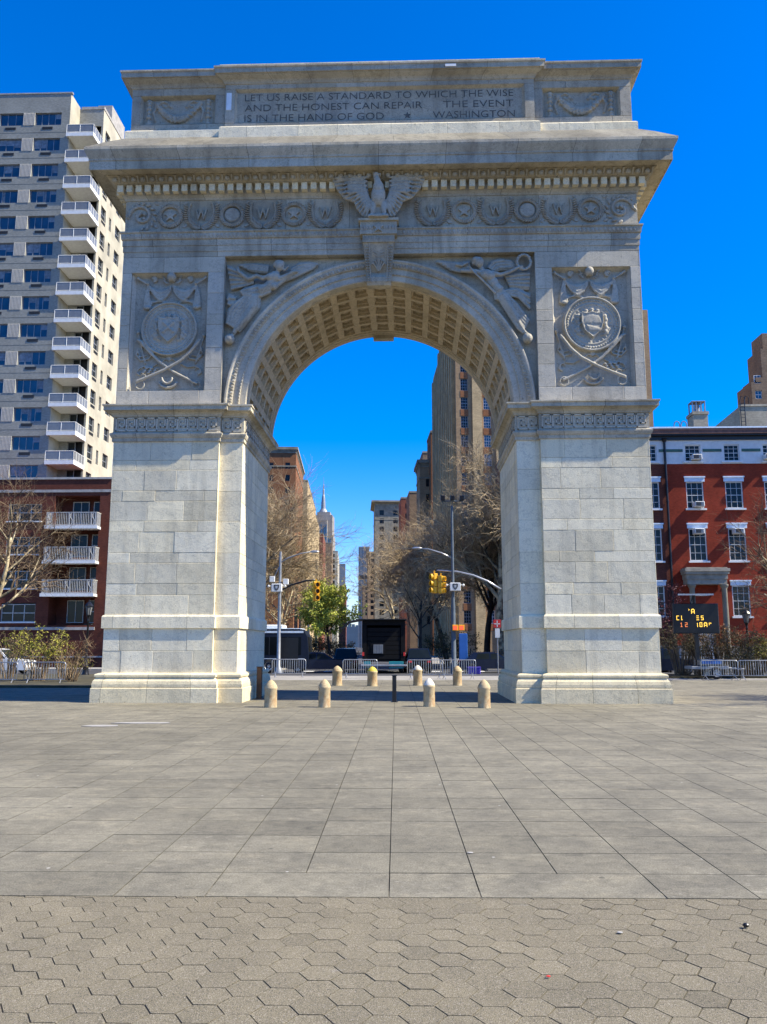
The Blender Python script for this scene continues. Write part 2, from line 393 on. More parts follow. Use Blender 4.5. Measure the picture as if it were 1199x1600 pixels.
# ------------------------------------------------------------------ ground, plaza
g = MB(); g.quad((-3000, -600, -.03), (3000, -600, -.03), (3000, 6000, -.03), (-3000, 6000, -.03)); structure(g.build('ground', M['joint']))
PR = radians(.94); PO = gr(609, 1364); S = .687
pe = thing('plaza_paving', 'x', 'x'); bpy.data.objects.remove(pe)
def in_plaza(mb_make, name, mat):
    o = mb_make.build(name, mat); o.location = (PO.x, PO.y, 0); o.rotation_euler = (0, 0, PR); return structure(o)
def slab(mb, x0, x1, y0, y1, h, r, gap=.0024):
    x0 += gap*.5; x1 -= gap*.5; y0 += gap; y1 -= gap; c = .0035; z = h+r.uniform(-.0012, .0012); t = r.gauss(.5, .2)
    tl = [z+r.uniform(-.001, .001) for _ in range(4)]
    vs = [(x0, y0, h-.012), (x1, y0, h-.012), (x1, y1, h-.012), (x0, y1, h-.012), (x0+c, y0+c, tl[0]), (x1-c, y0+c, tl[1]), (x1-c, y1-c, tl[2]), (x0+c, y1-c, tl[3])]
    mb.add(vs, [(4, 5, 6, 7)], t); mb.add(vs, [(i, (i+1) % 4, 4+(i+1) % 4, 4+i) for i in range(4)], -1.6)
mb = MB(); mb.quad((-34, 0, -.0085), (36, 0, -.0085), (36, 40, -.0085), (-34, 40, -.0085)); mb.quad((-34, -9, -.0145), (36, -9, -.0145), (36, 0, -.0145), (-34, 0, -.0145)); in_plaza(mb, 'joint_bed', M['joint'])
r = random.Random(3); mb = MB()
for j in range(0, 58):
    y = j*S; half = 26 if j < 20 else 38
    for i in range(-half, half+1):
        slab(mb, i*S, (i+1)*S, y, y+S, 0, r)
in_plaza(mb, 'plaza_paving', M['slab'])
mb = MB(); cuts = [-4, -2, 0, 1, 3, 4, 6, 8, 10]; cuts = [-26, -24, -23, -21, -19, -18, -16, -14, -13, -11, -10, -8, -6, -5, -3, -2, 0, 1, 3, 4, 6, 7, 9, 11, 12, 14, 15, 17, 19, 20, 22, 24, 26]
for a, b in zip(cuts[:-1], cuts[1:]): slab(mb, a*S, b*S, -.67, 0, .0, r, .003)
in_plaza(mb, 'paving_border_band', M['slab'])
mb = MB(); s_ = .126; fl = s_*sqrt(3)
for i in range(-62, 64):
    for j in range(-3, 40):
        cx = i*1.5*s_; cy = -.62-j*fl-(fl/2 if i % 2 else 0)+.25
        if cy < -8.2 or cy > -.45: continue
        rr = s_-.001; z = -.005+r.uniform(-.0013, .001); tx, ty = r.gauss(0, .009), r.gauss(0, .009); t = r.gauss(.5, .13)
        # the open seam in the paving on the right-hand side
        sh = .004 if i == 10 else 0
        top = []; low = []
        for k in range(6):
            a = k*pi/3; q = (cx+(rr-.0028)*cos(a)+sh, cy+(rr-.0028)*sin(a)); top.append((q[0], q[1], z+tx*(q[0]-cx)+ty*(q[1]-cy)))
            low.append((cx+rr*cos(a)+sh, cy+rr*sin(a), z-.012))
        mb.add(top+low, [tuple(range(6))], t); mb.add(top+low, [(k, (k+1) % 6, 6+(k+1) % 6, 6+k) for k in range(6)], -.45)
in_plaza(mb, 'hexagonal_paving', M['hex'])
# a road along the north side of the square, pavements and planting beds
def sheet(name, mat, x0, x1, y0, y1, z): 
    m = MB(); m.quad((x0, y0, z), (x1, y0, z), (x1, y1, z), (x0, y1, z)); return structure(m.build(name, mat))
def kerbed(name, mat, x0, x1, y0, y1, z):
    m = MB(); m.box(x0, x1, y0, y1, -.02, z); return structure(m.build(name, mat))
sheet('park_path', M['walk'], -60, -22, -30, 19, -.012); sheet('park_path', M['walk'], 22, 60, -30, 19, -.012)
sheet('plaza_apron', M['walk'], -22, 22, 17, 25.6, -.010)
sheet('road', M['asphalt'], -90, 90, 25.8, 36.9, -.006)
kerbed('kerb', M['kerb'], -90, 90, 25.6, 25.8, .0)
FAV = radians(3.85)                                           # the avenue runs slightly left of the arch's axis
def av(o): o.rotation_euler = (0, 0, FAV); o.location = (CAM.x, CAM.y, 0); return o
mb = MB(); mb.quad((-8, 65.0, -.002), (8, 65.0, -.002), (8, 3000, -.002), (-8, 3000, -.002)); av(structure(mb.build('avenue_road', M['asphalt'])))
for s in (-1, 1):
    mb = MB(); x0, x1 = sorted((s*8, s*15)); mb.box(x0, x1, 68.5, 900, -.02, .13); av(structure(mb.build('avenue_pavement', M['walk'])))
kerbed('pavement', M['walk'], -90, -9, 36.9, 41.5, .12); kerbed('pavement', M['walk'], 7, 90, 36.9, 41.5, .12)
mb = MB()
for i in range(9): mb.quad((-7+i*1.6, 34.4, -.001), (-6.2+i*1.6, 34.4, -.001), (-6.2+i*1.6, 36.4, -.001), (-7+i*1.6, 36.4, -.001))
structure(mb.build('crosswalk_marking', M['paint']))
kerbed('planting_bed', M['soil'], 10.5, 60, 22.4, 25.5, .10); kerbed('planting_bed', M['soil'], -60, -10.2, 9.6, 25.5, .10)
kerbed('front_garden', M['soil'], 13, 60, 41.5, 45, .14)
# ------------------------------------------------------------------ the arch
arch = thing('triumphal_arch', 'tall pale marble triumphal arch with carved panels and inscription spanning the plaza', 'arch')
HW, PIL, XO, DEP, RI, RO, ZS = 4.78, 5.58, 9.3, 5.7, 4.72, 5.47, 10.15
COURSES = [.95, 1.69, 2.44, 2.87, 3.56, 3.95, 4.65, 5.01, 5.73, 6.11, 6.8, 7.17, 7.89, 8.25, 8.92]
def foot(s, e=0):
    p = [(HW, .2), (PIL, .2), (PIL, 0), (XO, 0), (XO, DEP), (PIL, DEP), (PIL, DEP-.2), (HW, DEP-.2)]
    return p if s > 0 else [(-x, y) for x, y in p][::-1]
for s in (1, -1):
    mb = MB(); cx0, cx1 = sorted((s*(HW+.06), s*(XO-.06)))
    mb.box(cx0, cx1, .27, DEP-.08, 0, 10.2, -.8)
    lv = [z for z in COURSES if z != 2.44]
    lv = COURSES
    x0 = PIL if s > 0 else -XO
    # front face courses; the dado band is a part of its own
    mb.ashlar((x0, 0, 0), (1, 0, 0), (0, -1, 0), XO-PIL, lv, (1.0, 1.9), seed=5+s, ch=.009, rough=.004, tones=(0, 1))
    mb.ashlar((s*XO, 0 if s > 0 else DEP, 0), (0, 1 if s > 0 else -1, 0), (s, 0, 0), DEP, lv, (1.0, 2.0), seed=9+s, tones=(.2, 1))
    mb.ashlar((s*HW, DEP-.2 if s > 0 else .2, 0), (0, -1 if s > 0 else 1, 0), (-s, 0, 0), DEP-.4, lv, (1.1, 2.1), seed=15+s, tones=(.2, .9))
    x0 = PIL if s > 0 else -XO
    mb.ashlar((x0+(XO-PIL), DEP, 0), (-1, 0, 0), (0, 1, 0), XO-PIL, lv, (1.2, 2.2), seed=25+s)
    pier = mb.build('pier', M['marble'], arch)
    mb = MB(); x0 = HW if s > 0 else -PIL
    mb.ashlar((x0, .2, 0), (1, 0, 0), (0, -1, 0), PIL-HW, [.95, 1.69, 2.87, 3.95, 5.01, 6.11, 7.17, 7.89, 8.92], (3, 4), seed=35+s, tones=(.3, 1))
    xs = s*PIL; mb.quad((xs, -.001, .95), (xs, .23, .95), (xs, .23, 8.92), (xs, -.001, 8.92), .6)
    xs = s*HW; mb.quad((xs, .2, .95), (xs, .26, .95), (xs, .26, 8.92), (xs, .2, 8.92), .6)
    mb.build('pilaster', M['marble'], pier); mb = MB()
    mb.ashlar((x0+(PIL-HW), DEP-.2, 0), (-1, 0, 0), (0, 1, 0), PIL-HW, [.95, 1.69, 2.87, 3.95, 5.01, 6.11, 7.17, 7.89, 8.92], (3, 4), seed=36+s)
    mb.build('pilaster', M['marble'], pier)
    mb = MB(); x0 = PIL if s > 0 else -XO; rr = random.Random(40+s); path = foot(s)
    mb.sweep(path, [(-.02, 2.43), (.07, 2.45), (.07, 2.83), (.045, 2.88), (-.02, 2.90)], joints=(.9, 1.8), rnd=rr, tones=(.3, 1))
    mb.build('dado_band', M['marble'], pier)
    mb = MB()
    mb.sweep(foot(s), [(.26, -.02), (.26, .46), (.25, .475), (.22, .48), (.23, .52), (.23, .60), (.21, .70), (.16, .77), (.14, .80), (.14, .83), (.18, .84), (.18, .90), (.16, .93), (.08, .955), (-.05, .98)], joints=(1.0, 1.4), rnd=rr, tones=(.2, 1))
    mb.build('plinth', M['base_stone'], pier)
    mb = MB()
    mb.sweep(foot(s), [(-.02, 8.9), (.05, 8.92), (.05, 9.04), (.08, 9.06), (.12, 9.15), (.12, 9.20), (.05, 9.24), (.03, 9.26), (.03, 9.80), (.07, 9.81), (.08, 9.86), (.14, 9.93), (.22, 9.96), (.22, 9.985), (.31, 9.99), (.31, 10.12), (.35, 10.15), (.35, 10.20), (-.05, 10.26)], joints=(1.1, 1.8), rnd=rr, tones=(.1, .9))
    imp = mb.build('impost_cornice', M['marble_old'], pier)
    mb = MB()          # Greek key relief
    def fret(o, u, nrm, W, n):
        o, u, nrm = Vector(o), Vector(u), Vector(nrm); c = W/n; h = .44; th = .042
        for k in range(n):
            line = [(0, 0), (0, 1), (.86, 1), (.86, .30), (.38, .30), (.38, .66), (.62, .66)]; 
            for (a, b), (a2, b2) in list(zip(line[:-1], line[1:]))+[((0, 0), (1, 0))]:
                A = o+u*(k*c+a*c*.92+.02)+Vector((0, 0, b*h)); B = o+u*(k*c+a2*c*.92+.02)+Vector((0, 0, b2*h))
                lo = Vector((min(A.x, B.x), min(A.y, B.y), min(A.z, B.z))); hi = Vector((max(A.x, B.x), max(A.y, B.y), max(A.z, B.z)))
                ex = Vector((abs(u.x)*th/2+abs(nrm.x)*.03, abs(u.y)*th/2+abs(nrm.y)*.03, th/2)); lo -= ex; hi += ex
                mb.box(lo.x, hi.x, lo.y, hi.y, lo.z, hi.z, .9)
    x0 = PIL if s > 0 else -XO
    fret((x0+.06, -.03, 9.31), (1, 0, 0), (0, -1, 0), XO-PIL-.12, 10)
    x0 = HW if s > 0 else -PIL
    fret((x0+.05, .17, 9.31), (1, 0, 0), (0, -1, 0), PIL-HW-.1, 2)
    fret((s*(HW-.03), .3, 9.31), (0, 1, 0), (-s, 0, 0), DEP-.6, 13)
    mb.build('key_pattern_band', M['upper_marble'], pier)

# upper piers with their framed trophy reliefs
PX0, PX1, PZ0, PZ1, UD = 6.17, 8.95, 10.77, 15.2, .28
def trophy(s, var):
    mb = MB(); ff = .02
    def q(x, y, d=0.0):
        t = y/1515; u = (x-(497+48*t))/281; return Vector((s*7.56+(u if var == 0 else -u), UD-.05-d, PZ0+(1290-y)/264))
    def line(pts, rad, d=.05, n=7): mb.tube([q(*p, d) for p in pts], rad, n)
    def arc(cx, cy, r0, a0, a1, rad, d=.05, n=12, ry=None):
        line([(cx+r0*cos(a0+(a1-a0)*k/n), cy-(ry or r0)*sin(a0+(a1-a0)*k/n)) for k in range(n+1)], rad, d)
    cx, cy = 515, 672; c = q(cx, cy)
    mb.lathe((c.x, UD, c.z), [(0, -.13), (.70, -.13), (.74, -.17), (.78, -.14), (.93, -.14), (.95, -.22), (1.0, -.22), (1.02, -.16), (1.02, .05), (0, .05)], 56, ax='y')
    for k in range(56):
        a = 2*pi*k/56; mb.ell((c.x+.865*cos(a), UD-.16, c.z+.865*sin(a)), (.032, .05, .032), n=6, m=4)
        if k % 2: mb.ell((c.x+.66*cos(a), UD-.14, c.z+.66*sin(a)), .026, n=5, m=4)
    sh = [(-.36, .42), (-.2, .36), (0, .42), (.2, .36), (.36, .42), (.37, .05), (.28, -.25), (0, -.52), (-.28, -.25), (-.37, .05)]
    mb.prism([(c.x+x, c.z+z) for x, z in sh], UD-.26, UD-.1)
    pts = [Vector((c.x+x, UD-.26, c.z+z)) for x, z in sh]; mb.tube(pts+[pts[0]], .025, 6)
    if var == 0:
        for k in range(17):
            a = pi*k/16; mb.tube([(c.x+.05*cos(a), UD-.27, c.z-.02+.05*sin(a)), (c.x+.3*cos(a), UD-.27, c.z+.0+.3*sin(a))], .014, 4)
        for k in range(7): mb.tube([(c.x-.2+.07*k, UD-.27, c.z-.08-.02*k), (c.x-.12+.06*k, UD-.27, c.z-.3)], .026, 5)
    else:
        for a in (.8, 2.35, 3.9, 5.5): mb.tube([(c.x, UD-.27, c.z+.03), (c.x+.28*cos(a), UD-.27, c.z+.03+.28*sin(a))], .045, 6)
        mb.ell((c.x, UD-.26, c.z+.03), (.1, .05, .1))
        for k in range(4): mb.ell((c.x+(-.16 if k % 2 else .16), UD-.26, c.z+.2-.33*(k//2)), (.06, .04, .08))
    for sg in (-1, 1):      # supporters beside the shield
        for k in range(5): mb.ell((c.x+sg*(.46+.03*(k % 2)), UD-.16, c.z+.28-.14*k), (.075, .06, .09), n=7, m=5)
        mb.tube([(c.x+sg*.3, UD-.16, c.z-.42), (c.x+sg*.5, UD-.16, c.z-.36), (c.x+sg*.62, UD-.16, c.z-.15)], .03, 5)
    for x in (-.2, 0, .2): mb.ell((c.x+x, UD-.2, c.z+.47+.04*(x == 0)), (.08, .06, .07))
    # crossed sabres and staffs
    line([(225, 1215), (330, 1165), (470, 1095), (600, 1005), (720, 890), (810, 790), (845, 775)], [.05, .045, .055, .058, .06, .07, .05], .1)
    line([(835, 1195), (720, 1150), (560, 1085), (400, 1000), (300, 915), (215, 810), (195, 780)], [.06, .05, .055, .058, .06, .065, .04], .17)
    line([(250, 1010), (165, 735)], .035, .03); line([(760, 1010), (835, 705)], .035, .03)
    for x, y in ((835, 700), (165, 735)): mb.ell(q(x, y, .05), .075)
    arc(238, 1225, 42, 0, 2*pi, .026, .1, 14); arc(800, 1222, 44, 0, 2*pi, .03, .15, 14)
    arc(300, 1140, 28, -1.5, 2.6, .022, .1, 8); arc(770, 1150, 30, .6, 4.3, .022, .15, 8)
    arc(525, 1170, 95, pi*1.08, pi*1.92, [.03]+[.05]*11+[.03], .06, 12, 78); arc(530, 1150, 52, pi*1.0, pi*2, .045, .12, 10, 60)
    for x0, sg in ((240, 1), (795, -1)):        # ribbons and scrolls
        line([(x0-50*sg, 860), (x0-60*sg, 920), (x0-10*sg, 975), (x0+70*sg, 960), (x0+90*sg, 930)], .03, .03)
        line([(x0-40*sg, 880), (x0-20*sg, 940), (x0+50*sg, 925)], .025, .03)
        line([(x0+160*sg, 1010), (x0+90*sg, 1045), (x0+10*sg, 1035), (x0-40*sg, 1060), (x0-50*sg, 1100), (x0-15*sg, 1120)], .026, .03)
        arc(x0-10*sg, 1075, 26, 0, 5, .02, .03, 9)
    for k in range(9): mb.ell(q(640+k*17, 1055+(k % 3)*22, .05), (.09, .04, .035), n=6, m=4)
    for k in range(5): mb.ell(q(520, 945+9*k, .03), (.10-.018*k, .04, .03), n=6, m=4)
    line([(430, 1000), (480, 960), (520, 975), (560, 960), (600, 995)], .025, .03)
    # helmet, laurel sprays, rosettes
    mb.ell(q(492, 152, .12), (.17, .17, .18), n=14, m=9); line([(460, 190), (525, 190)], .035, .1)
    for sg in (-1, 1):
        line([(492+30*sg, 215), (492+80*sg, 180), (492+95*sg, 120)], .02, .06)
        for k in range(7): a = .5*k; mb.ell(q(492+sg*(62+14*(k % 3)+k*3), 210-k*15, .07), (.05, .03, .025), Quaternion((0, 1, 0), sg*(.4+.25*k)).to_matrix(), 6, 4)
        arc(492+sg*185, 165, 26, 0, 5.2, .035, .05, 9); mb.ell(q(492+sg*178, 165, .04), .07)
        # staffs, swags of drapery, tails
        line([(492+sg*345, 160), (492+sg*245, 222)], [.05, .035], .08); mb.ell(q(492+sg*245, 215, .1), .06); mb.ell(q(492+sg*348, 158, .1), .06)
        for k in range(6):
            d = k*19; line([(492+sg*(245-4*k), 225+d*.45), (492+sg*(205-6*k), 262+d*.8), (492+sg*(130-3*k), 290+d), (492+sg*(55), 272+d*.75), (492+sg*12, 228+d*.5)], [.03, .04, .05, .04, .025], .05+.015*(k % 2))
        for k in range(4):
            line([(492+sg*(245+4*k), 235), (492+sg*(238+14*k), 340), (492+sg*(220+22*k), 450+8*(k % 2))], [.025, .035, .05], .05)
        mb.ell(q(492+sg*250, 455, .06), (.13, .08, .08))
        for k in range(4): line([(492+sg*(60+k*16), 400-k*16), (492+sg*(215+k*8), 385+k*14)], .03, .03)
    mb.box(s*7.56-1.42, s*7.56+1.42, UD-.02, UD+.04, PZ0-.02, PZ1+.02)
    return mb
uppers = {}
for s in (1, -1):
    mb = MB(); a, b = sorted((s*PIL, s*XO)); p0, p1 = sorted((s*PX0, s*PX1)); Z0, Z1 = 10.2, 15.8
    L1 = [Z0, 10.77, 11.6, 12.35, 13.2, 13.6, 14.4, 15.2, Z1]
    mb.box(a+.02, b-.05, UD+.05, DEP-.05, 10.1, 15.85, -.8)
    def strip(x0, x1, lv, seed, ln=(.6, 2)): mb.ashlar((x0, 0, 0), (1, 0, 0), (0, -1, 0), x1-x0, lv, ln, seed=seed, tones=(.25, .95), rough=.003, ch=.012)
    strip(a, p0, L1[1:-1], 3, (5, 6)); strip(p1, b, L1[1:-1], 4, (5, 6)); strip(a, b, L1[:2], 5, (1.2, 2)); strip(a, b, L1[-2:], 6, (1.4, 2.2))
    for x, sg in ((p0, 1), (p1, -1)):
        mb.quad((x, -.0, PZ0), (x, .08, PZ0), (x, .08, PZ1), (x, 0, PZ1)); mb.quad((x, .08, PZ0), (x+sg*.1, UD, PZ0+.1), (x+sg*.1, UD, PZ1-.1), (x, .08, PZ1), .8)
    for z, sg in ((PZ0, 1), (PZ1, -1)):
        mb.quad((p0, 0, z), (p1, 0, z), (p1, .08, z), (p0, .08, z)); mb.quad((p0, .08, z), (p1, .08, z), (p1-.1, UD, z+sg*.1), (p0+.1, UD, z+sg*.1), .8)
    mb.ashlar((s*XO, 0 if s > 0 else DEP, 0), (0, 1 if s > 0 else -1, 0), (s, 0, 0), DEP, L1, (1.2, 2.4), seed=7)
    mb.quad((s*PIL, 0, Z0), (s*PIL, .3, Z0), (s*PIL, .3, Z1), (s*PIL, 0, Z1)); mb.quad((a, DEP, Z0), (b, DEP, Z0), (b, DEP, Z1), (a, DEP, Z1))
    up_ = mb.build('upper_pier', M['upper_marble'], arch); uppers[s] = up_
    sculpt(trophy(s, 0 if s > 0 else 1), 'trophy_relief', M['relief'], up_, .024, 1)

# spandrel wall, vault and archivolt
SPY = .3
NA = 48; ring = []
for k in range(NA+1):
    a = pi*k/NA; c_, s2 = cos(a), sin(a)
    t = min((PIL+.02)/abs(c_) if abs(c_) > 1e-6 else 1e9, (15.85-ZS)/s2 if s2 > 1e-6 else 1e9)
    ring.append(((RO-.1)*c_, ZS+(RO-.1)*s2, max(RO-.1, t)*c_, ZS+max(RO-.1, t)*s2))
cor = [(PIL+.02, 15.85), (-PIL-.02, 15.85)]
for Y in (DEP-.25, SPY):
    mb = MB()
    for k in range(NA):
        A, B = ring[k], ring[k+1]
        mb.quad((A[0], Y, A[1]), (A[2], Y, A[3]), (B[2], Y, B[3]), (B[0], Y, B[1]), .4)
        if A[3] < 15.84 and B[3] > 15.84 and A[0] > 0: mb.add([(A[2], Y, A[3]), (PIL+.02, Y, 15.85), (B[2], Y, B[3])], [(0, 1, 2)], .4)
        if A[3] > 15.84 and B[3] < 15.84 and B[0] < 0: mb.add([(A[2], Y, A[3]), (-PIL-.02, Y, 15.85), (B[2], Y, B[3])], [(0, 1, 2)], .4)
    span = mb.build('spandrel_wall', M['marble_old'], arch)
def ringsweep(mb, prof, n=96, a0=0.0, a1=pi, joints=0, seed=1, yo=0.0, flip=1):   # prof: (radius, y)
    r = random.Random(seed); t = .5; nj = 0
    for k in range(n):
        if joints and k >= nj: t = r.random(); nj = k+joints
        A, B = a0+(a1-a0)*k/n, a0+(a1-a0)*(k+1)/n
        for (r0, y0), (r1, y1) in zip(prof[:-1], prof[1:]):
            mb.quad((r0*cos(A), yo+flip*y0, ZS+r0*sin(A)), (r0*cos(B), yo+flip*y0, ZS+r0*sin(B)), (r1*cos(B), yo+flip*y1, ZS+r1*sin(B)), (r1*cos(A), yo+flip*y1, ZS+r1*sin(A)), t)
mb = MB(); AP = [(RI, .62), (RI, .24), (RI+.03, .215), (4.95, .215), (4.96, .18), (5.0, .17), (5.02, .195), (5.20, .195), (5.21, .14), (5.36, .09), (5.40, .06), (5.42, .05), (5.47, .05), (5.49, .08), (5.49, .36)]
ringsweep(mb, AP, joints=6, seed=3); ringsweep(mb, AP, joints=6, seed=4, yo=DEP, flip=-1)
arv = mb.build('archivolt', M['upper_marble'], arch)
mb = MB()
for k in range(132):
    a = pi*(k+.5)/132; mb.ell((4.98*cos(a), .17, ZS+4.98*sin(a)), (.032, .03, .032), n=5, m=4)
for k in range(74):
    a = pi*(k+.5)/74; rot = Quaternion((0, 1, 0), pi/2-a).to_matrix(); c_ = Vector((5.285*cos(a), .11, ZS+5.285*sin(a)))
    mb.ell(c_, (.055, .035, .085), rot, 6, 4)
    for sg in (-1, 1):
        a2 = a+sg*.014; mb.ell((5.30*cos(a2), .10, ZS+5.30*sin(a2)), (.02, .03, .09), rot @ Quaternion((0, 1, 0), sg*.35).to_matrix(), 5, 4)
    a2 = pi*k/74; mb.ell((5.22*cos(a2), .14, ZS+5.22*sin(a2)), .024, n=5, m=4)
mb.build('leaf_moulding', M['relief'], arv)
# coffered barrel vault
mb = MB(); NC, NR, Y0, Y1 = 21, 5, .72, 5.02; dA = pi/NC; dY = (Y1-Y0)/NR
def vp(a, y, r): return (r*cos(a), y, ZS+r*sin(a))
for k in range(NC):
    a0, a1 = k*dA, (k+1)*dA; am = dA*.17
    for j in range(NR):
        y0, y1 = Y0+j*dY, Y0+(j+1)*dY; ym = dY*.10; prev = (a0, a1, y0, y1, RI)
        for A, B, C, D, R_ in ((a0+am, a1-am, y0+ym, y1-ym, RI), (a0+am, a1-am, y0+ym, y1-ym, RI+.10), (a0+am*1.35, a1-am*1.35, y0+ym*1.6, y1-ym*1.6, RI+.11), (a0+am*1.4, a1-am*1.4, y0+ym*1.7, y1-ym*1.7, RI+.24)):
            P0 = [vp(prev[0], prev[2], prev[4]), vp(prev[1], prev[2], prev[4]), vp(prev[1], prev[3], prev[4]), vp(prev[0], prev[3], prev[4])]
            P1 = [vp(A, C, R_), vp(B, C, R_), vp(B, D, R_), vp(A, D, R_)]
            for i in range(4): mb.quad(P0[i], P0[(i+1) % 4], P1[(i+1) % 4], P1[i], .6)
            prev = (A, B, C, D, R_)
        mb.quad(vp(prev[0], prev[2], prev[4]), vp(prev[1], prev[2], prev[4]), vp(prev[1], prev[3], prev[4]), vp(prev[0], prev[3], prev[4]), .3)
for k in range(96):
    A, B = pi*k/96, pi*(k+1)/96
    for (r0, y0), (r1, y1) in (((RI, .6), (RI-.03, .61)), ((RI-.03, .61), (RI-.03, .70)), ((RI-.03, .70), (RI, .72)), ((RI, 5.02), (RI-.05, 5.04)), ((RI-.05, 5.04), (RI-.05, 5.2)), ((RI-.05, 5.2), (RI-.08, 5.22)), ((RI-.08, 5.22), (RI-.08, 5.5)), ((RI-.08, 5.5), (RI, 5.52))):
        mb.quad(vp(A, y0, r0), vp(B, y0, r0), vp(B, y1, r1), vp(A, y1, r1), .5)
vault = mb.build('coffered_vault', M['marble_vault'], arch)
mb = MB()
for k in range(NC):
    a = (k+.5)*dA; rot = Quaternion((0, 1, 0), pi/2-a).to_matrix()
    for j in range(NR):
        c_ = Vector(vp(a, Y0+(j+.5)*dY, RI+.20)); mb.ell(c_, (.07, .09, .06), rot, 6, 4)
        for i in range(6):
            b = i*pi/3; q = rot @ Vector((cos(b)*.115, sin(b)*.17, 0)); mb.ell(c_+q, (.06, .085, .045), rot @ Quaternion((0, 0, 1), b).to_matrix(), 6, 4)
mb.build('coffer_rosettes', M['marble_vault'], vault)

# keystone: a scrolled bracket under the eagle (and a plain one on the far side)
mb = MB()
prof = [(.34, 14.62), (.02, 14.62), (-.05, 14.75), (-.06, 14.9), (0.0, 15.02), (.03, 15.1), (-.08, 15.3), (-.2, 15.7), (-.3, 16.02), (-.33, 16.08), (.34, 16.08)]
def bracket(y_of, k0=.80):
    vs = []; n = len(prof)
    for sg in (-1, 1):
        for y, z in prof: vs.append((sg*(.42+.13*(z-14.62)/1.46), y_of(y), z))
    fs = [tuple(range(n)), tuple(range(2*n-1, n-1, -1))]+[(i, (i+1) % n, n+(i+1) % n, n+i) for i in range(n)]
    mb.add(vs, fs, .5)
bracket(lambda y: DEP-.1-y); mb.build('keystone', M['marble_old'], arch); mb = MB(); bracket(lambda y: y)
mb.box(-.66, .66, -.44, .3, 16.36, 16.84, .5); mb.box(-.72, .72, -.52, .3, 16.84, 16.93, .7); mb.box(-.57, .57, -.38, .3, 16.082, 16.358, .6)
key = mb.build('keystone', M['marble_old'], arch)
mb = MB()
for sg in (-1, 1):
    for k in range(14):
        z = 14.75+k*.093; hw = .42+.13*(z-14.62)/1.46; y = -.07-max(0, (z-15.05))*.24
        for x in (hw-.06, hw-.15): mb.ell((sg*x, y, z), (.038, .035, .035), n=5, m=4)
    for k, (x, h) in enumerate(((.0, .42), (.09, .36), (.17, .26))):
        mb.tube([(sg*.02, -.05, 15.12), (sg*(x*.6+.01), -.12, 15.12+h*.6), (sg*(x+.03), -.17, 15.12+h), (sg*(x+.08), -.16, 15.08+h)], [.03, .03, .035, .03], 6)
    for k in range(5): mb.tube([(sg*.05, -.23, 15.62+.09*k), (sg*.2, -.24, 15.7+.08*k)], .016, 5)
    mb.tube([(sg*.27, -.06, 14.7), (sg*.30, -.07, 15.1), (sg*.34, -.34, 16.05)], .02, 5)
for k in range(18): mb.ell((-.53+k*.0625, -.385, 16.22), (.022, .02, .1), n=5, m=4)
for k in range(13): mb.ell((-.6+k*.1, -.445, 16.6), (.045, .03, .09), n=6, m=4)
st = [(cos(pi/2+i*pi/5)*(.2 if i % 2 == 0 else .085), 16.58+sin(pi/2+i*pi/5)*(.2 if i % 2 == 0 else .085)) for i in range(10)]
mb.prism(st, -.52, -.44)
mb.build('keystone_carving', M['relief'], key)

# eagle
def eagle():
    mb = MB()
    def e(x, y, d=0.0): return Vector(((x-540)/250, -.42-d, 16.93+(500-y)/226))
    def m_(x): return 1080-x
    for f in (lambda x: x, m_):
        wing = [(455, 330), (440, 140), (400, 120), (110, 128), (140, 190), (165, 240), (235, 320), (320, 350), (340, 400), (400, 480), (450, 485), (490, 400)]
        p = [e(f(x), y) for x, y in wing]; mb.prism([(v.x, v.z) for v in p], -.43, -.34)
        tips = [(112, 140), (130, 175), (150, 205), (170, 240), (200, 275), (235, 305), (275, 330), (315, 348), (328, 385), (345, 420), (368, 450), (398, 474), (430, 482)]
        roots = [(420, 150), (420, 175), (422, 200), (425, 222), (430, 245), (438, 265), (445, 285), (452, 300), (458, 315), (464, 330), (470, 345), (478, 360), (486, 372)]
        for (x0, y0), (x1, y1) in zip(roots, tips):
            xm, ym = (x0+x1)/2, (y0+y1)/2-12; mb.tube([e(f(x0), y0, .10), e(f(xm), ym, .09), e(f(x1), y1, .03)], [.05, .055, .03], 6)
        for k in range(7): mb.ell(e(f(440-k*45), 150+6*(k % 2), .1), (.1, .06, .055))
        for k in range(6):
            for j in range(3): mb.ell(e(f(430-k*40), 185+j*38+k*4, .11), (.075, .035, .05))
        mb.tube([e(f(500), 380, .1), e(f(490), 440, .14), e(f(485), 490, .12)], [.11, .09, .07], 8)
        for k in (-1, 0, 1): mb.tube([e(f(485), 485, .14), e(f(485+k*16), 500, .26)], .03, 5)
    mb.ell(e(540, 310, .12), (.26, .22, .42), n=14, m=9); mb.ell(e(540, 250, .2), (.2, .18, .25), n=12, m=8)
    mb.tube([e(540, 240, .22), e(530, 190, .24), e(520, 160, .25)], [.16, .12, .1], 10); mb.ell(e(520, 148, .26), (.12, .11, .1), n=10, m=7)
    mb.tube([e(535, 148, .3), e(558, 152, .32), e(565, 165, .3)], [.05, .04, .015], 6)
    for k in range(5): mb.tube([e(540+(k-2)*14, 400, .05), e(540+(k-2)*22, 505, .03)], .05, 6)
    mb.box(-.36, .36, -.62, -.36, 16.93, 17.03)
    return mb
sculpt(eagle(), 'eagle', M['relief'], key, .022, 1)

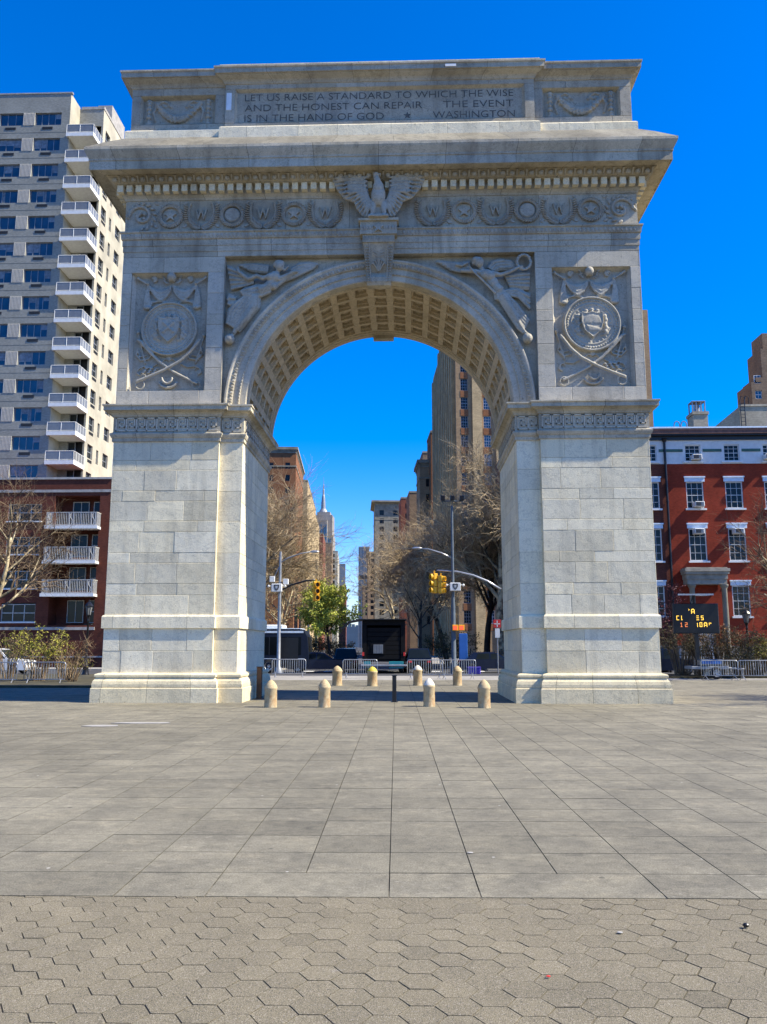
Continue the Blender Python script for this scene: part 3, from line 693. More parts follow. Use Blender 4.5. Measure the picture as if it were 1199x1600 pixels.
# winged figures in the spandrels
def figure(px0, py0, k, els):
    mb = MB()
    for kind, pts, rad, d in els:
        P = [at(px0+x/k, py0+y/k, SPY-.1) for x, y in pts]
        for p, dd in zip(P, d if hasattr(d, '__len__') else [d]*len(P)): p.y = SPY-.02-dd
        if kind == 't': mb.tube(P, rad, 8)
        else: mb.ell(P[0], rad, n=10, m=7)
    return mb
def folds(a0, a1, n, rad, base=.06, alt=.08):
    out = []
    for i in range(n):
        f = i/(n-1); pts = [(p[0]*(1-f)+q[0]*f, p[1]*(1-f)+q[1]*f) for p, q in zip(a0, a1)]
        out.append(('t', pts, [rad*k for k in ([.8, 1, 1, .9, .55][:len(pts)])], base+alt*(i % 2)))
    return out
EL_R = [('e', [(522, 152)], (.17, .16, .2), .24), ('e', [(492, 128)], (.17, .14, .13), .22), ('e', [(470, 150)], (.09, .1, .1), .18), ('t', [(535, 185), (562, 240)], [.085, .10], .18),
  ('e', [(600, 275)], (.24, .2, .2), .18), ('e', [(640, 300)], (.16, .15, .15), .26), ('e', [(668, 355)], (.2, .18, .22), .16), ('t', [(580, 250), (640, 310), (690, 390), (740, 440)], [.18, .2, .19, .2], .12),
  ('t', [(640, 265), (740, 285), (830, 255), (930, 205), (975, 195)], [.10, .085, .07, .05, .05], .24), ('t', [(565, 270), (480, 240), (400, 240), (330, 235)], [.10, .09, .075, .07], .2),
  ('t', [(415, 195), (470, 265), (560, 350), (690, 482)], [.03, .035, .04, .05], .3), ('t', [(280, 170), (340, 185), (410, 150)], [.045, .045, .045], .2)]
EL_R += [('t', [(985+70*cos(a*.52-1.35), 148+74*sin(a*.52-1.35)) for a in range(0, 12)], .05, .2)]+[('e', [(985+72*cos(a*.4), 148+76*sin(a*.4))], (.06, .06, .06), .22) for a in range(15)]
EL_R += folds([(430, 125), (300, 145), (80, 122)], [(440, 225), (330, 230), (230, 210)], 8, .06, .05, .04)
EL_R += folds([(610, 190), (660, 122), (760, 100), (860, 120), (892, 165)], [(680, 240), (740, 205), (820, 205), (880, 200), (915, 195)], 7, .055, .05, .05)
EL_R += folds([(780, 270), (920, 250), (1058, 235)], [(840, 385), (940, 400), (1050, 410)], 9, .05, .05, .05)
EL_R += folds([(735, 400), (800, 470), (900, 560), (1000, 690), (1050, 740)], [(715, 470), (760, 560), (840, 690), (930, 830), (985, 880)], 12, .075, .08, .09)
EL_R += folds([(800, 420), (900, 410), (1055, 470)], [(820, 470), (940, 500), (1058, 620)], 6, .06, .05, .06)
EL_R += folds([(700, 420), (690, 470), (700, 530)], [(790, 430), (770, 500), (760, 560)], 5, .06, .14, .05)
EL_R += [('t', [(760, 480), (830, 600), (950, 800), (1005, 880)], [.15, .16, .10, .06], .16), ('t', [(990, 870), (1020, 890)], [.07, .05], .22), ('e', [(1026, 935)], (.19, .19, .19), .18)]
EL_L = [('e', [(655, 192)], (.165, .16, .2), .24), ('e', [(650, 160)], (.2, .14, .12), .22), ('e', [(605, 175)], (.09, .1, .1), .18), ('t', [(640, 230), (612, 280)], [.085, .11], .18),
  ('e', [(600, 300)], (.22, .2, .22), .18), ('e', [(560, 310)], (.15, .15, .15), .26), ('t', [(600, 275), (575, 350), (520, 410), (440, 440)], [.18, .2, .2, .2], .13),
  ('t', [(560, 285), (480, 320), (420, 290), (330, 325), (225, 245), (220, 200)], [.10, .09, .09, .085, .06, .05], .22), ('t', [(640, 325), (720, 290), (790, 250), (840, 240)], [.10, .085, .07, .05], .2),
  ('t', [(600, 400), (640, 370), (720, 310), (800, 255)], [.08, .09, .07, .05], .16), ('e', [(590, 400)], (.16, .14, .14), .2), ('t', [(690, 235), (720, 210), (745, 190)], [.05, .05, .06], .2)]
EL_L += folds([(770, 200), (860, 145), (960, 140), (1052, 155)], [(700, 330), (800, 290), (900, 240), (990, 200)], 8, .065, .05, .05)
EL_L += folds([(540, 170), (380, 150), (225, 165)], [(530, 240), (400, 230), (330, 215)], 7, .05, .05, .04)
EL_L += folds([(380, 330), (230, 230), (98, 165)], [(380, 350), (280, 380), (140, 415)], 10, .05, .05, .05)
EL_L += folds([(570, 400), (430, 380), (290, 420), (240, 450)], [(560, 450), (460, 490), (360, 490), (270, 480)], 6, .08, .1, .07)
EL_L += folds([(440, 480), (430, 600), (330, 720), (220, 860)], [(300, 490), (190, 560), (120, 640), (100, 780)], 13, .075, .08, .09)
EL_L += folds([(200, 500), (120, 470), (105, 520)], [(190, 560), (130, 580), (110, 560)], 4, .06, .08, .05)
EL_L += [('t', [(400, 500), (390, 600), (300, 730), (190, 850), (160, 900)], [.15, .16, .14, .09, .06], .15), ('e', [(133, 945)], (.19, .19, .19), .18)]
sculpt(figure(670, 390, 6.66, EL_R), 'winged_figure', M['relief'], span, .021, 1, 'winged figure holding up a wreath and a trumpet')
sculpt(figure(340, 390, 6.66, EL_L), 'winged_figure', M['relief'], span, .021, 1, 'winged figure leaning toward the keystone with a banner')

# entablature
RECT = [(-XO, 0), (XO, 0), (XO, DEP), (-XO, DEP)]
mb = MB(); mb.sweep(RECT, [(-.34, 15.805), (.0, 15.805), (.0, 16.0), (.025, 16.0), (.025, 16.22), (.05, 16.22), (.05, 16.44), (.07, 16.45)], joints=(1.6, 2.4), tones=(.1, .9))
mb.box(-XO+.1, XO-.1, .33, DEP-.33, 15.8, 16.5)
archi = mb.build('architrave', M['marble_old'], arch)
mb = MB(); mb.sweep(RECT, [(.05, 16.45), (.09, 16.47), (.11, 16.68), (.15, 16.70), (.15, 16.75), (-.05, 16.77)], joints=(1.8, 3), tones=(.1, .8))
bandp = mb.build('ornament_band', M['marble_old'], archi)
mb = MB()
for k in range(124):
    x = -9.3+k*.15
    if abs(x) > .8: mb.ell((x, -.105, 16.575), (.05, .03, .075), n=6, m=4)
mb.build('band_leaves', M['relief'], archi)
mb = MB(); mb.sweep(RECT, [(-.05, 16.76), (.0, 16.76), (.0, 18.0), (-.05, 18.0)], joints=(1.8, 2.5), tones=(.1, .8)); mb.box(-XO+.08, XO-.08, .08, DEP-.08, 16.7, 18.0)
fr = mb.build('frieze', M['marble_old'], arch)
def star_poly(cx, cz, R_, r_=None, rot=0): 
    r_ = r_ or R_*.42; return [(cx+cos(pi/2+rot+i*pi/5)*(R_ if i % 2 == 0 else r_), cz+sin(pi/2+rot+i*pi/5)*(R_ if i % 2 == 0 else r_)) for i in range(10)]
ZF = 17.38
def wreath(x, star):
    mb = MB(); mb.lathe((x, -.0, ZF), [(.35, 0), (.36, -.07), (.395, -.11), (.43, -.07), (.44, 0)], 28, ax='y')
    for k in range(30):
        a = 2*pi*k/30; 
        for rr, tl in ((.36, .6), (.44, -.6)): mb.ell((x+rr*cos(a), -.06, ZF+rr*sin(a)), (.026, .06, .075), Quaternion((0, 1, 0), -a+tl).to_matrix(), 6, 4)
    if star: mb.prism(star_poly(x, ZF, .23), -.10, .01)
    else: mb.lathe((x, 0, ZF), [(0, -.09), (.24, -.09), (.29, -.04), (.3, 0)], 24, ax='y')
    for sg in (-1, 1):
        for k in range(4): mb.ell((x+sg*(.52+.04*(k % 2)), -.02, ZF-.42+k*.05+(.8 if k > 1 else 0)), (.08, .03, .04), n=6, m=4)
    mb.build('wreath', M['relief'], fr, recalc=False)
def laurel(x):
    mb = MB()
    for sg in (-1, 1):
        st_ = [(x+sg*.02, -.03, ZF-.5), (x+sg*.22, -.04, ZF-.42), (x+sg*.42, -.04, ZF-.22), (x+sg*.5, -.03, ZF+.05), (x+sg*.48, -.03, ZF+.34)]
        mb.tube(st_, [.045, .04, .036, .03, .018], 5)
        for k in range(15):
            t = k/14*3.99; i = int(t); f = t-i; p = Vector(st_[i]).lerp(Vector(st_[i+1]), f); tl = sg*(1.2-.25*t)
            for sd in (-1, 1):
                a = tl+sd*.85; mb.ell((p.x+sin(a)*.10, -.06, p.z+cos(a)*.10), (.027, .05, .095), Quaternion((0, 1, 0), a).to_matrix(), 5, 4)
    mb.build('laurel_spray', M['relief'], fr)
    me = text_mesh('W', .56, .46, .05, .012); me.materials.clear(); me.materials.append(M['relief'])
    put('letter', me, fr, None, (x-.23, -.05, ZF-.16))
def scroll(x, s):
    mb = MB()
    mb.tube([(x+s*(.46-.022*k)*cos(k*.42), -.04, ZF+(.46-.022*k)*sin(k*.42)) for k in range(20)], [.06]*18+[.07, .09], 6)
    for k in range(12): a = k*.42; mb.ell((x+s*.5*cos(a), -.03, ZF+.5*sin(a)), (.12, .06, .055), Quaternion((0, 1, 0), -s*a+.8).to_matrix(), 6, 4)
    for k in range(5): mb.ell((x+s*(.14*cos(k*1.26)), -.06, ZF+.14*sin(k*1.26)), (.07, .04, .07), n=6, m=4)
    mb.build('leaf_scroll', M['relief'], fr)
for s in (-1, 1):
    for k, kind in enumerate('WSWOWSC'):
        x = s*(1.95+k*1.135)
        if kind == 'W': laurel(x)
        elif kind == 'S': wreath(x, True)
        elif kind == 'O': wreath(x, False)
        else: scroll(x-s*.05, s)
mb = MB()
mb.sweep(RECT, [(-.05, 18.0), (.03, 18.0), (.05, 18.06), (.12, 18.14), (.12, 18.16), (.14, 18.16), (.14, 18.46), (.36, 18.47), (.36, 18.50), (.42, 18.53), (.56, 18.66), (.60, 18.68), (.60, 18.70), (1.0, 18.70), (1.0, 18.66), (1.03, 18.66), (1.03, 18.99), (1.06, 19.0), (1.06, 19.06), (1.10, 19.14), (1.18, 19.30), (1.20, 19.36), (1.20, 19.46), (1.17, 19.47)], joints=(1.5, 2.3), tones=(.1, .9))
cor = mb.build('cornice', M['marble_old'], arch)
mb = MB(); nd = 57; dp = (2*XO+.6)/nd
for k in range(nd): x = -XO-.3+(k+.5)*dp; mb.box(x-.105, x+.105, -.345, -.13, 18.19, 18.455, random.Random(k).uniform(.5, 1))
for k in range(17):
    y = -.1+k*.34
    for s in (-1, 1): a, b = sorted((s*(XO+.345), s*(XO+.13))); mb.box(a, b, y, y+.21, 18.19, 18.455, .6)
mb.build('dentils', M['marble'], cor)
mb = MB()
for k in range(nd):
    x = -XO-.45+(k+.5)*dp*1.016; mb.ell((x, -.50, 18.58), (.105, .10, .13), Quaternion((1, 0, 0), -.7).to_matrix(), 8, 5)
    mb.tube([(x+dp/2, -.43, 18.50), (x+dp/2, -.62, 18.67)], [.03, .05], 5)
mb.build('egg_moulding', M['relief'], cor)
mb = MB(); mb.sweep(RECT, [(1.172, 19.475), (.62, 20.02), (.06, 20.52), (.04, 20.58), (.0, 20.6), (-.5, 20.6)], joints=(1.3, 2.2), tones=(.2, 1))
slope = mb.build('weathered_slope', M['slope_stone'], arch)

# attic
AT = [(-XO, .05), (-5.74, .05), (-5.74, -.1), (5.74, -.1), (5.74, .05), (XO, .05), (XO, DEP-.05), (-XO, DEP-.05)]
mb = MB(); mb.sweep(AT, [(.16, 20.2), (.16, 20.76), (.1, 20.82), (.02, 20.86), (-.05, 20.86)], joints=(1.2, 2.2), tones=(.4, 1)); mb.build('attic_base', M['marble'], arch)
mb = MB(); mb.box(-XO+.06, XO-.06, .32, DEP-.1, 20.5, 23.2, -.5)
def frame(x0, x1, z0, z1, px0, px1, pz0, pz1, Y, dep, seed):
    mb.ashlar((x0, Y, 0), (1, 0, 0), (0, -1, 0), x1-x0, [z0, pz0], (1.3, 2.4), seed=seed, ch=.012, rough=.002, tones=(.2, .8)); mb.ashlar((x0, Y, 0), (1, 0, 0), (0, -1, 0), x1-x0, [pz1, z1], (1.3, 2.4), seed=seed+1, ch=.012, rough=.002, tones=(.2, .8))
    for a, b in ((x0, px0), (px1, x1)): mb.ashlar((a, Y, 0), (1, 0, 0), (0, -1, 0), b-a, [pz0, pz1], (9, 9.5), seed=seed, ch=.012, rough=.002)
    for x, sg in ((px0, 1), (px1, -1)): mb.quad((x, Y, pz0), (x+sg*.08, Y+dep, pz0+.08), (x+sg*.08, Y+dep, pz1-.08), (x, Y, pz1), .6)
    for z, sg in ((pz0, 1), (pz1, -1)): mb.quad((px0, Y, z), (px1, Y, z), (px1-.08, Y+dep, z+sg*.08), (px0+.08, Y+dep, z+sg*.08), .7)
    mb.ashlar((px0, Y+dep, 0), (1, 0, 0), (0, -1, 0), px1-px0, [pz0, pz1], (1.4, 2), seed=seed+2, gap=.008, ch=.004, rough=0, tones=(.3, .6))
frame(-5.74, 5.74, 20.86, 22.6, -5.38, 5.38, 21.02, 22.4, -.1, .12, 50)
for a, b, p0, p1 in ((-XO, -5.74, -8.98, -6.14), (5.74, XO, 6.05, 8.9)): frame(a, b, 20.86, 22.6, p0, p1, 21.12, 22.3, .05, .2, 60)
for s in (-1, 1): mb.quad((s*5.74, -.1, 20.86), (s*5.74, .1, 20.86), (s*5.74, .1, 22.6), (s*5.74, -.1, 22.6)); mb.ashlar((s*XO, .05 if s > 0 else DEP-.05, 0), (0, 1 if s > 0 else -1, 0), (s, 0, 0), DEP-.1, [20.86, 21.7, 22.6], (1, 2), seed=70)
att = mb.build('attic', M['attic_stone'], arch)
mb = MB(); mb.sweep(AT, [(-.02, 22.58), (.03, 22.6), (.05, 22.66), (.10, 22.72), (.24, 22.80), (.27, 22.82), (.27, 22.84), (.34, 22.85), (.34, 23.02), (.38, 23.06), (.38, 23.12), (.30, 23.14), (.26, 23.16)], joints=(1.2, 2.0), tones=(.2, 1)); mb.build('attic_cornice', M['attic_stone'], arch)
AC = [(-5.9, -.25), (5.9, -.25), (5.9, DEP), (-5.9, DEP)]
mb = MB(); mb.prismz([(-9.35, -.12), (9.35, -.12), (9.35, DEP), (-9.35, DEP)], 23.13, 23.24, .8)
mb.sweep(AC, [(.04, 23.13), (.04, 23.30), (.0, 23.33), (-.4, 23.33)], joints=(1.2, 2.2), tones=(.4, 1)); mb.quad((-5.6, 0, 23.33), (5.6, 0, 23.33), (5.6, DEP, 23.33), (-5.6, DEP, 23.33)); mb.build('coping', M['marble'], arch)
for txt, x, z, W in (('LET US RAISE A STANDARD TO WHICH THE WISE', -5.02, 21.98, 10.0), ('AND THE HONEST CAN REPAIR', -5.02, 21.56, 6.62), ('THE EVENT', 2.38, 21.56, 2.60), ('IS IN THE HAND OF GOD', -5.02, 21.14, 5.2), ('WASHINGTON', 2.0, 21.14, 3.02)):
    me = text_mesh(txt, .40, W, .004, -.004); me.materials.clear(); me.materials.append(M['engraved']); put('inscription', me, att, None, (x, .012, z))
mb = MB(); mb.prism(star_poly(1.05, 21.28, .15), .008, .02); mb.build('star', M['engraved'], att)
def garland(cx, Y):
    mb = MB()
    for k in range(25):
        t = k/24; x = cx-.82+1.64*t; z = 22.02-.62*(1-(2*t-1)**2); rr = .07+.075*(1-(2*t-1)**2)
        for j in range(4):
            a = j*1.6+k*.7; mb.ell((x+.04*cos(a*2), Y-.06-.4*rr*abs(cos(a)), z+rr*.8*sin(a)), (.07, .06, .06), n=6, m=4)
    for sg in (-1, 1):
        for k, (z, r_) in enumerate(((21.2, .13), (21.32, .08), (21.5, .11), (21.68, .07), (21.86, .11), (22.02, .09), (22.14, .12))): mb.ell((cx+sg*1.12, Y-.05, z), (r_, .09, .085), n=8, m=5)
        mb.tube([(cx+sg*.82, Y-.03, 22.02), (cx+sg*.95, Y-.05, 21.7), (cx+sg*.86, Y-.05, 21.35)], [.05, .06, .03], 6)
        mb.tube([(cx+sg*.8, Y-.05, 22.05), (cx+sg*.55, Y-.05, 22.16), (cx+sg*.35, Y-.04, 22.05), (cx+sg*.3, Y-.04, 21.9)], [.045, .04, .035, .03], 6)
        for k in range(4): mb.ell((cx+sg*(.3+.1*k), Y-.03, 21.95+.05*(k % 2)), (.07, .04, .04), n=6, m=4)
    mb.box(cx-1.3, cx+1.3, Y-.01, Y+.03, 21.17, 22.25)
    return mb
for cx in (-7.56, 7.47): sculpt(garland(cx, .24), 'garland_panel', M['attic_stone'], att, .022, 1)
mb = MB(); mb.box(-5.69, -5.5, -.115, -.09, 21.55, 22.25, .9); mb.build('patch_stone', M['white_stone'], att)
mb = MB(); mb.box(2.45, 2.85, -.468, -.43, 22.9, 23.0, .9); mb.build('patch_stone', M['white_stone'], att)
# ------------------------------------------------------------------ building materials
M['greybrick'] = brick('grey_brick', (.34, .34, .295), (.28, .28, .245), (.31, .305, .265), .24, .08, .2)
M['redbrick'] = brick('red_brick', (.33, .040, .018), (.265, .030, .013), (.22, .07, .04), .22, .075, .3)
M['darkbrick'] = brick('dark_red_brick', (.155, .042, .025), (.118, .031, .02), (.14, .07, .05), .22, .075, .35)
M['tanbrick'] = brick('tan_brick', (.40, .28, .16), (.33, .225, .13), (.38, .28, .19), .4, .14, .25)
M['brownbrick'] = brick('brown_brick', (.32, .225, .145), (.25, .175, .115), (.2, .14, .1), .4, .14, .3)
M['orangebrick'] = brick('orange_brick', (.28, .125, .058), (.225, .10, .048), (.3, .16, .09), .4, .14, .3)
M['yellowbrick'] = brick('yellow_brick', (.55, .41, .22), (.45, .33, .18), (.46, .36, .23), .4, .14, .3)
M['redtower'] = brick('faded_red_brick', (.26, .09, .055), (.21, .07, .045), (.22, .11, .08), .4, .14, .3)
M['palebrick'] = brick('pale_weathered_brick', (.52, .45, .32), (.42, .36, .26), (.45, .40, .30), .24, .08, .3)
M['limestone'] = plain('limestone', (.27, .245, .185), .85, .3, scale=.6)
M['creamwall'] = plain('cream_masonry', (.47, .43, .33), .85, .2, scale=.5)
M['concrete'] = plain('concrete', (.38, .36, .33), .85, .2)
M['whitepaint'] = plain('white_paint', (.68, .68, .65), .5, .08)
M['railpaint'] = plain('weathered_rail_paint', (.50, .49, .45), .6, .15); M['bluewhite'] = plain('pale_blue_paint', (.66, .74, .80), .5, .1)
M['brownpaint'] = plain('brown_cornice_paint', (.17, .08, .055), .6, .25)
M['blackpaint'] = plain('black_paint', (.012, .012, .014), .35, .2)
M['greenpaint'] = plain('green_trim', (.05, .13, .09), .5, .2)
M['steel'] = plain('galvanised_steel', (.46, .47, .48), .38, .2, .5, .7)
M['greymetal'] = plain('grey_metal', (.30, .31, .32), .45, .2, .5, .4)
M['ribbed'] = plain('ribbed_cream_panel', (.56, .52, .44), .7, .1)
M['grille'] = plain('dark_grille', (.07, .07, .07), .6, .2)
M['sandstone'] = plain('grey_sandstone', (.34, .295, .22), .85, .3, scale=1.2)
M['glass'] = glass('window_glass', (.010, .014, .015), .08, .22); M['skyglass'] = glass('sky_tinted_window_glass', (.016, .040, .07), .06, .9)  # the blue glass base carries the reflected sky colour
M['railglass'] = plain('railing_glass', (.20, .205, .20), .2, .1, .7)
M['curtainwall'] = glass('curtain_wall_glass', (.035, .085, .14), .1, .9)
M['hazeblue'] = plain('painted_haze_blue', (.10, .15, .20), .9, .1, scale=.05); M['esb'] = plain('distant_limestone', (.29, .265, .24), .85, .12, scale=.05)  # the blue base paints haze on the added end block

def win_mesh(name, w_, h, cols, rows, fr=.06, bar=.03, dep=.06, gl='glass', frm='whitepaint', meet=True):
    # sash window facing -y, origin at the lower middle of the opening
    mb = MB(); mb.quad((-w_/2, .05, 0), (w_/2, .05, 0), (w_/2, .05, h), (-w_/2, .05, h), .5, 0)
    mb.box(-w_/2, -w_/2+fr, -.02, .07, 0, h, .5, 1); mb.box(w_/2-fr, w_/2, -.02, .07, 0, h, .5, 1)
    mb.box(-w_/2+fr, w_/2-fr, -.02, .07, 0, fr, .5, 1); mb.box(-w_/2+fr, w_/2-fr, -.02, .07, h-fr, h, .5, 1)
    for k in range(1, cols): x = -w_/2+w_*k/cols; mb.box(x-bar/2, x+bar/2, .01, .06, fr, h-fr, .5, 1)
    for k in range(1, rows):
        z = h*k/rows; b = bar*(1.8 if meet and k*2 == rows else 1); mb.box(-w_/2+fr, w_/2-fr, .0, .065, z-b/2, z+b/2, .5, 1)
    return mb.mesh(name, [M[gl], M[frm]])

# ------------------------------------------------------------------ tall grey brick apartment tower with corner balconies (left)
YA = 50.0; XE = -34.9
tw = thing('apartment_tower', 'tall grey brick apartment tower with a stack of white corner balconies, left of the arch', 'apartment building', (XE, YA, 0))
PITCH_A = 2.897; ZT = [56.95-PITCH_A*k for k in range(20)]
hol = []; WB = 1.42
for zt in ZT:
    for u0, u1 in ((-2.95, -.15), (-6.7, -4.2), (-12.3, -9.5), (-16, -13.5)): hol.append((u0+18, u1+18, zt-WB, zt))
W1 = 3.35                      # the set-back wing beyond the notch
mb = MB(); mb.facade((-18, 0, 0), (1, 0, 0), (0, -1, 0), 18.75, 0, 59.1, hol, .22, .5, 0)
mb.quad((.75, 0, 0), (.75, 2.4, 0), (.75, 2.4, 59.1), (.75, 0, 59.1), .5, 2); mb.quad((-18, 0, 59.1), (.75, 0, 59.1), (.75, 24, 59.1), (-18, 24, 59.1), .5, 1); mb.quad((-18, 0, 0), (-18, 24, 0), (-18, 24, 59.1), (-18, 0, 59.1))  # east return painted cream for the sun on it
hb = [(.9, 2.4, zt-2.0, zt) for zt in ZT[:19]]
mb.facade((.75, 2.4, 0), (1, 0, 0), (0, -1, 0), W1-.75, 0, 58.9, hb, .15, .5, 0)
he = []
for zt in ZT[:19]: he += [(.75, 2.15, zt-1.45, zt), (3.15, 3.75, zt-1.6, zt-.1), (5.0, 6.5, zt-1.45, zt), (8, 9.5, zt-1.45, zt)]
mb.facade((W1, 2.4, 0), (0, 1, 0), (1, 0, 0), 21.6, 0, 58.9, he, .2, .5, 2)  # sunlit east side painted paler than the grey front
mb.quad((.75, 2.4, 58.9), (W1, 2.4, 58.9), (W1, 24, 58.9), (.75, 24, 58.9), .5, 1)
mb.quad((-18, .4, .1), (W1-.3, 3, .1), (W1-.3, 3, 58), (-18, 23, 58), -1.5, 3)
wall = mb.build('wall', [M['greybrick'], M['concrete'], M['creamwall'], M['grille']], tw)
mb = MB(); mb.box(-18, .9, -.06, 0.25, 59.1, 59.25); mb.box(W1-.2, W1+.06, 2.35, 24, 58.9, 59.2); mb.box(.9, W1+.05, 2.34, 2.6, 58.9, 59.2)
mb.box(1.6, 3.2, 5, 9, 58.9, 61.2)
mb.build('parapet', M['concrete'], wall)
mb = MB()
for k in range(1, 20): z = ZT[k]+.62; mb.box(-18, .76, -.008, .05, z, z+.05, -.8)
mb.build('floor_joints', M['greybrick'], wall)
wa = win_mesh('window', 2.8, WB, 4, 1, .07, .06, gl='skyglass', frm='greymetal'); wb_ = win_mesh('window', 2.5, WB, 3, 1, .07, .06, gl='skyglass', frm='greymetal')
def blinds(w_, h, n, seed):
    r = random.Random(seed); out = []
    for v in range(4):
        me = win_mesh('window', w_, h, n, 1, .07, .06, gl='skyglass', frm='greymetal'); mb = MB()
        for k in range(n):
            q = r.random(); x0, x1 = -w_/2+w_*k/n+.05, -w_/2+w_*(k+1)/n-.05; a = r.uniform(.15, .75)*h
            if q < .45: mb.quad((x0, .042, h-a), (x1, .042, h-a), (x1, .042, h-.06), (x0, .042, h-.06), r.random(), 0)
            elif q < .6: mb.quad((x0, .042, .07), (x0+.25, .042, .07), (x0+.25, .042, h-.06), (x0, .042, h-.06), r.random(), 0)
        out.append((me, mb.mesh('blind', M['blind']) if mb.v else None))
    return out
M['blind'] = plain('window_blind', (.20, .25, .30), .8, .3)
va, vb = blinds(2.8, WB, 4, 5), blinds(2.5, WB, 3, 6)
we = win_mesh('window', 1.4, 1.45, 2, 2, .07, .05, frm='greymetal'); wn = win_mesh('window', .6, 1.5, 1, 2, .06, .05, frm='greymetal'); wd = win_mesh('window', 1.5, 2.0, 2, 1, .07, .05, frm='greymetal')
mbp = MB(); 
for k in range(9): mbp.box(-.6+k*.14, -.6+k*.14+.075, -.03, .02, 0, WB)
rib = mbp.mesh('ribbed_panel', M['ribbed'])
mbp = MB(); mbp.box(-.56, .56, -.02, .02, 0, .3, .5)
for k in range(5): mbp.box(-.54, .54, -.035, -.02, .03+k*.055, .055+k*.055, -1)
acg = mbp.mesh('vent_grille', M['grille'])
for k, zt in enumerate(ZT[:15]):
    z = zt-WB
    
    for (vs_, x, q) in ((va, -1.55, k*7 % 4), (vb, -5.45, (k*5+1) % 4)):
        o = put('window', vs_[q][0], tw, None, (x, .16, z))
        if vs_[q][1]: put('blind', vs_[q][1], o)
    
    put('ribbed_panel', rib, tw, None, (-3.55, -.005, z)); put('vent_grille', acg, tw, None, (-1.55, 0, z-.5)); put('vent_grille', acg, tw, None, (-5.45, 0, z-.5))
    for u, me in ((1.45, we), (3.45, wn), (5.75, we)):
        put('window', me, tw, None, (W1-.16, 2.4+u, zt-(1.45 if me is we else 1.6)), pi/2)
    put('vent_grille', acg, tw, None, (W1, 2.4+1.45, z-.45), pi/2)
    put('balcony_door', wd, tw, None, (1.65, 2.5, zt-2.0))
def balc_mesh():
    mb = MB(); mb.box(.62, W1+.05, -.25, 2.4, -.02, .10, .8); mb.box(.58, W1+.1, -.3, -.20, -.04, .36, .9); mb.box(W1+.0, W1+.1, -.20, 2.4, -.04, .36, .9); mb.box(.58, .66, -.20, .0, -.04, .36, .9)
    return mb.mesh('balcony', M['whitepaint'])
def rail_mesh():
    mb = MB(); z0, z1 = .36, 1.28; y = -.25; xr = W1+.05
    for a, b in (((.62, y), (xr, y)), ((xr, y), (xr, 2.35))):
        n = 2 if a[1] == b[1] else 4
        mb.tube([(*a, z1), (*b, z1)], .035, 5, .6, 1); mb.tube([(*a, z0+.08), (*b, z0+.08)], .025, 5, .6, 1)
        for k in range(n+1):
            x, yy = a[0]+(b[0]-a[0])*k/n, a[1]+(b[1]-a[1])*k/n; mb.tube([(x, yy, z0), (x, yy, z1)], .035, 5, .6, 1)
        d = .012; mb.box(min(a[0], b[0])-d, max(a[0], b[0])+d, min(a[1], b[1])-d, max(a[1], b[1])+d, z0+.1, z1-.05, .5, 0)
    return mb.mesh('railing', [M['railglass'], M['whitepaint']])
bm_, rm_ = balc_mesh(), rail_mesh()
for k in range(15):
    b = put('balcony', bm_, tw, None, (0, 0, ZT[k]-2.87)); put('railing', rm_, b)

# ------------------------------------------------------------------ low brick apartment wing with loggia balconies (left)
YB = 44.0; XB = -25.5
br = thing('brick_apartment_building', 'low dark red brick apartment building with three white railed balconies, below the tower', 'apartment building', (XB, YB, 0))
lz = [(13.62, 15.1), (10.7, 12.05), (7.75, 9.15), (4.85, 6.2), (1.6, 3.2)]      # loggia openings
hl = [(34.5-5.0, 34.5-.95, b-2.55, b) for a, b in ((0, 15.1), (0, 12.1), (0, 9.15), (0, 6.2))]
wz = [(12.83, 14.39), (9.87, 11.45), (6.86, 8.6), (3.95, 5.6)]
for a, b in wz:
    for x0, x1 in ((-9.2, -6.15), (-14.6, -11.5), (-20, -17)): hl.append((34.5+x0, 34.5+x1, a, b))
mb = MB(); mb.facade((-34.5, 0, 0), (1, 0, 0), (0, -1, 0), 34.5, 0, 16.6, hl, .25)
for a, b in ((0, 15.1), (0, 12.1), (0, 9.15), (0, 6.2)):      # loggia interiors
    mb.quad((-5, 1.6, b-2.55), (-.95, 1.6, b-2.55), (-.95, 1.6, b), (-5, 1.6, b), .3); mb.quad((-5, .25, b), (-.95, .25, b), (-.95, 1.6, b), (-5, 1.6, b), .3); mb.quad((-5, .25, b-2.55), (-.95, .25, b-2.55), (-.95, 1.6, b-2.55), (-5, 1.6, b-2.55), .3)
    for x in (-5, -.95): mb.quad((x, .25, b-2.55), (x, 1.6, b-2.55), (x, 1.6, b), (x, .25, b), .3)
mb.quad((0, 0, 0), (0, 20, 0), (0, 20, 16.6), (0, 0, 16.6)); mb.quad((-34.5, 0, 16.6), (0, 0, 16.6), (0, 20, 16.6), (-34.5, 20, 16.6))
bw = mb.build('wall', M['darkbrick'], br)
mb = MB(); mb.box(-34.5, .05, -.08, .3, 16.6, 16.78, .9); mb.box(-34.5, .04, -.06, -.001, 15.42, 15.66, .4); mb.build('coping', M['concrete'], bw)
mb = MB(); mb.box(-34.5, -.8, -.15, -.002, 3.25, 3.5); mb.box(-34.5, 0.02, -.04, -.002, .9, 1.02, .8); mb.build('string_course', M['concrete'], bw)
wt = win_mesh('window', 3.05, 1.56, 3, 2, .07, .07, frm='railpaint', meet=False); wt2 = win_mesh('window', 1.5, 2.0, 2, 1, .07, .06, frm='railpaint'); wt3 = win_mesh('window', .9, 2.0, 1, 2, .07, .05, frm='railpaint')
sill = MB(); sill.box(-1.62, 1.62, -.12, .02, -.1, 0, .8); sm_ = sill.mesh('sill', M['whitepaint'])
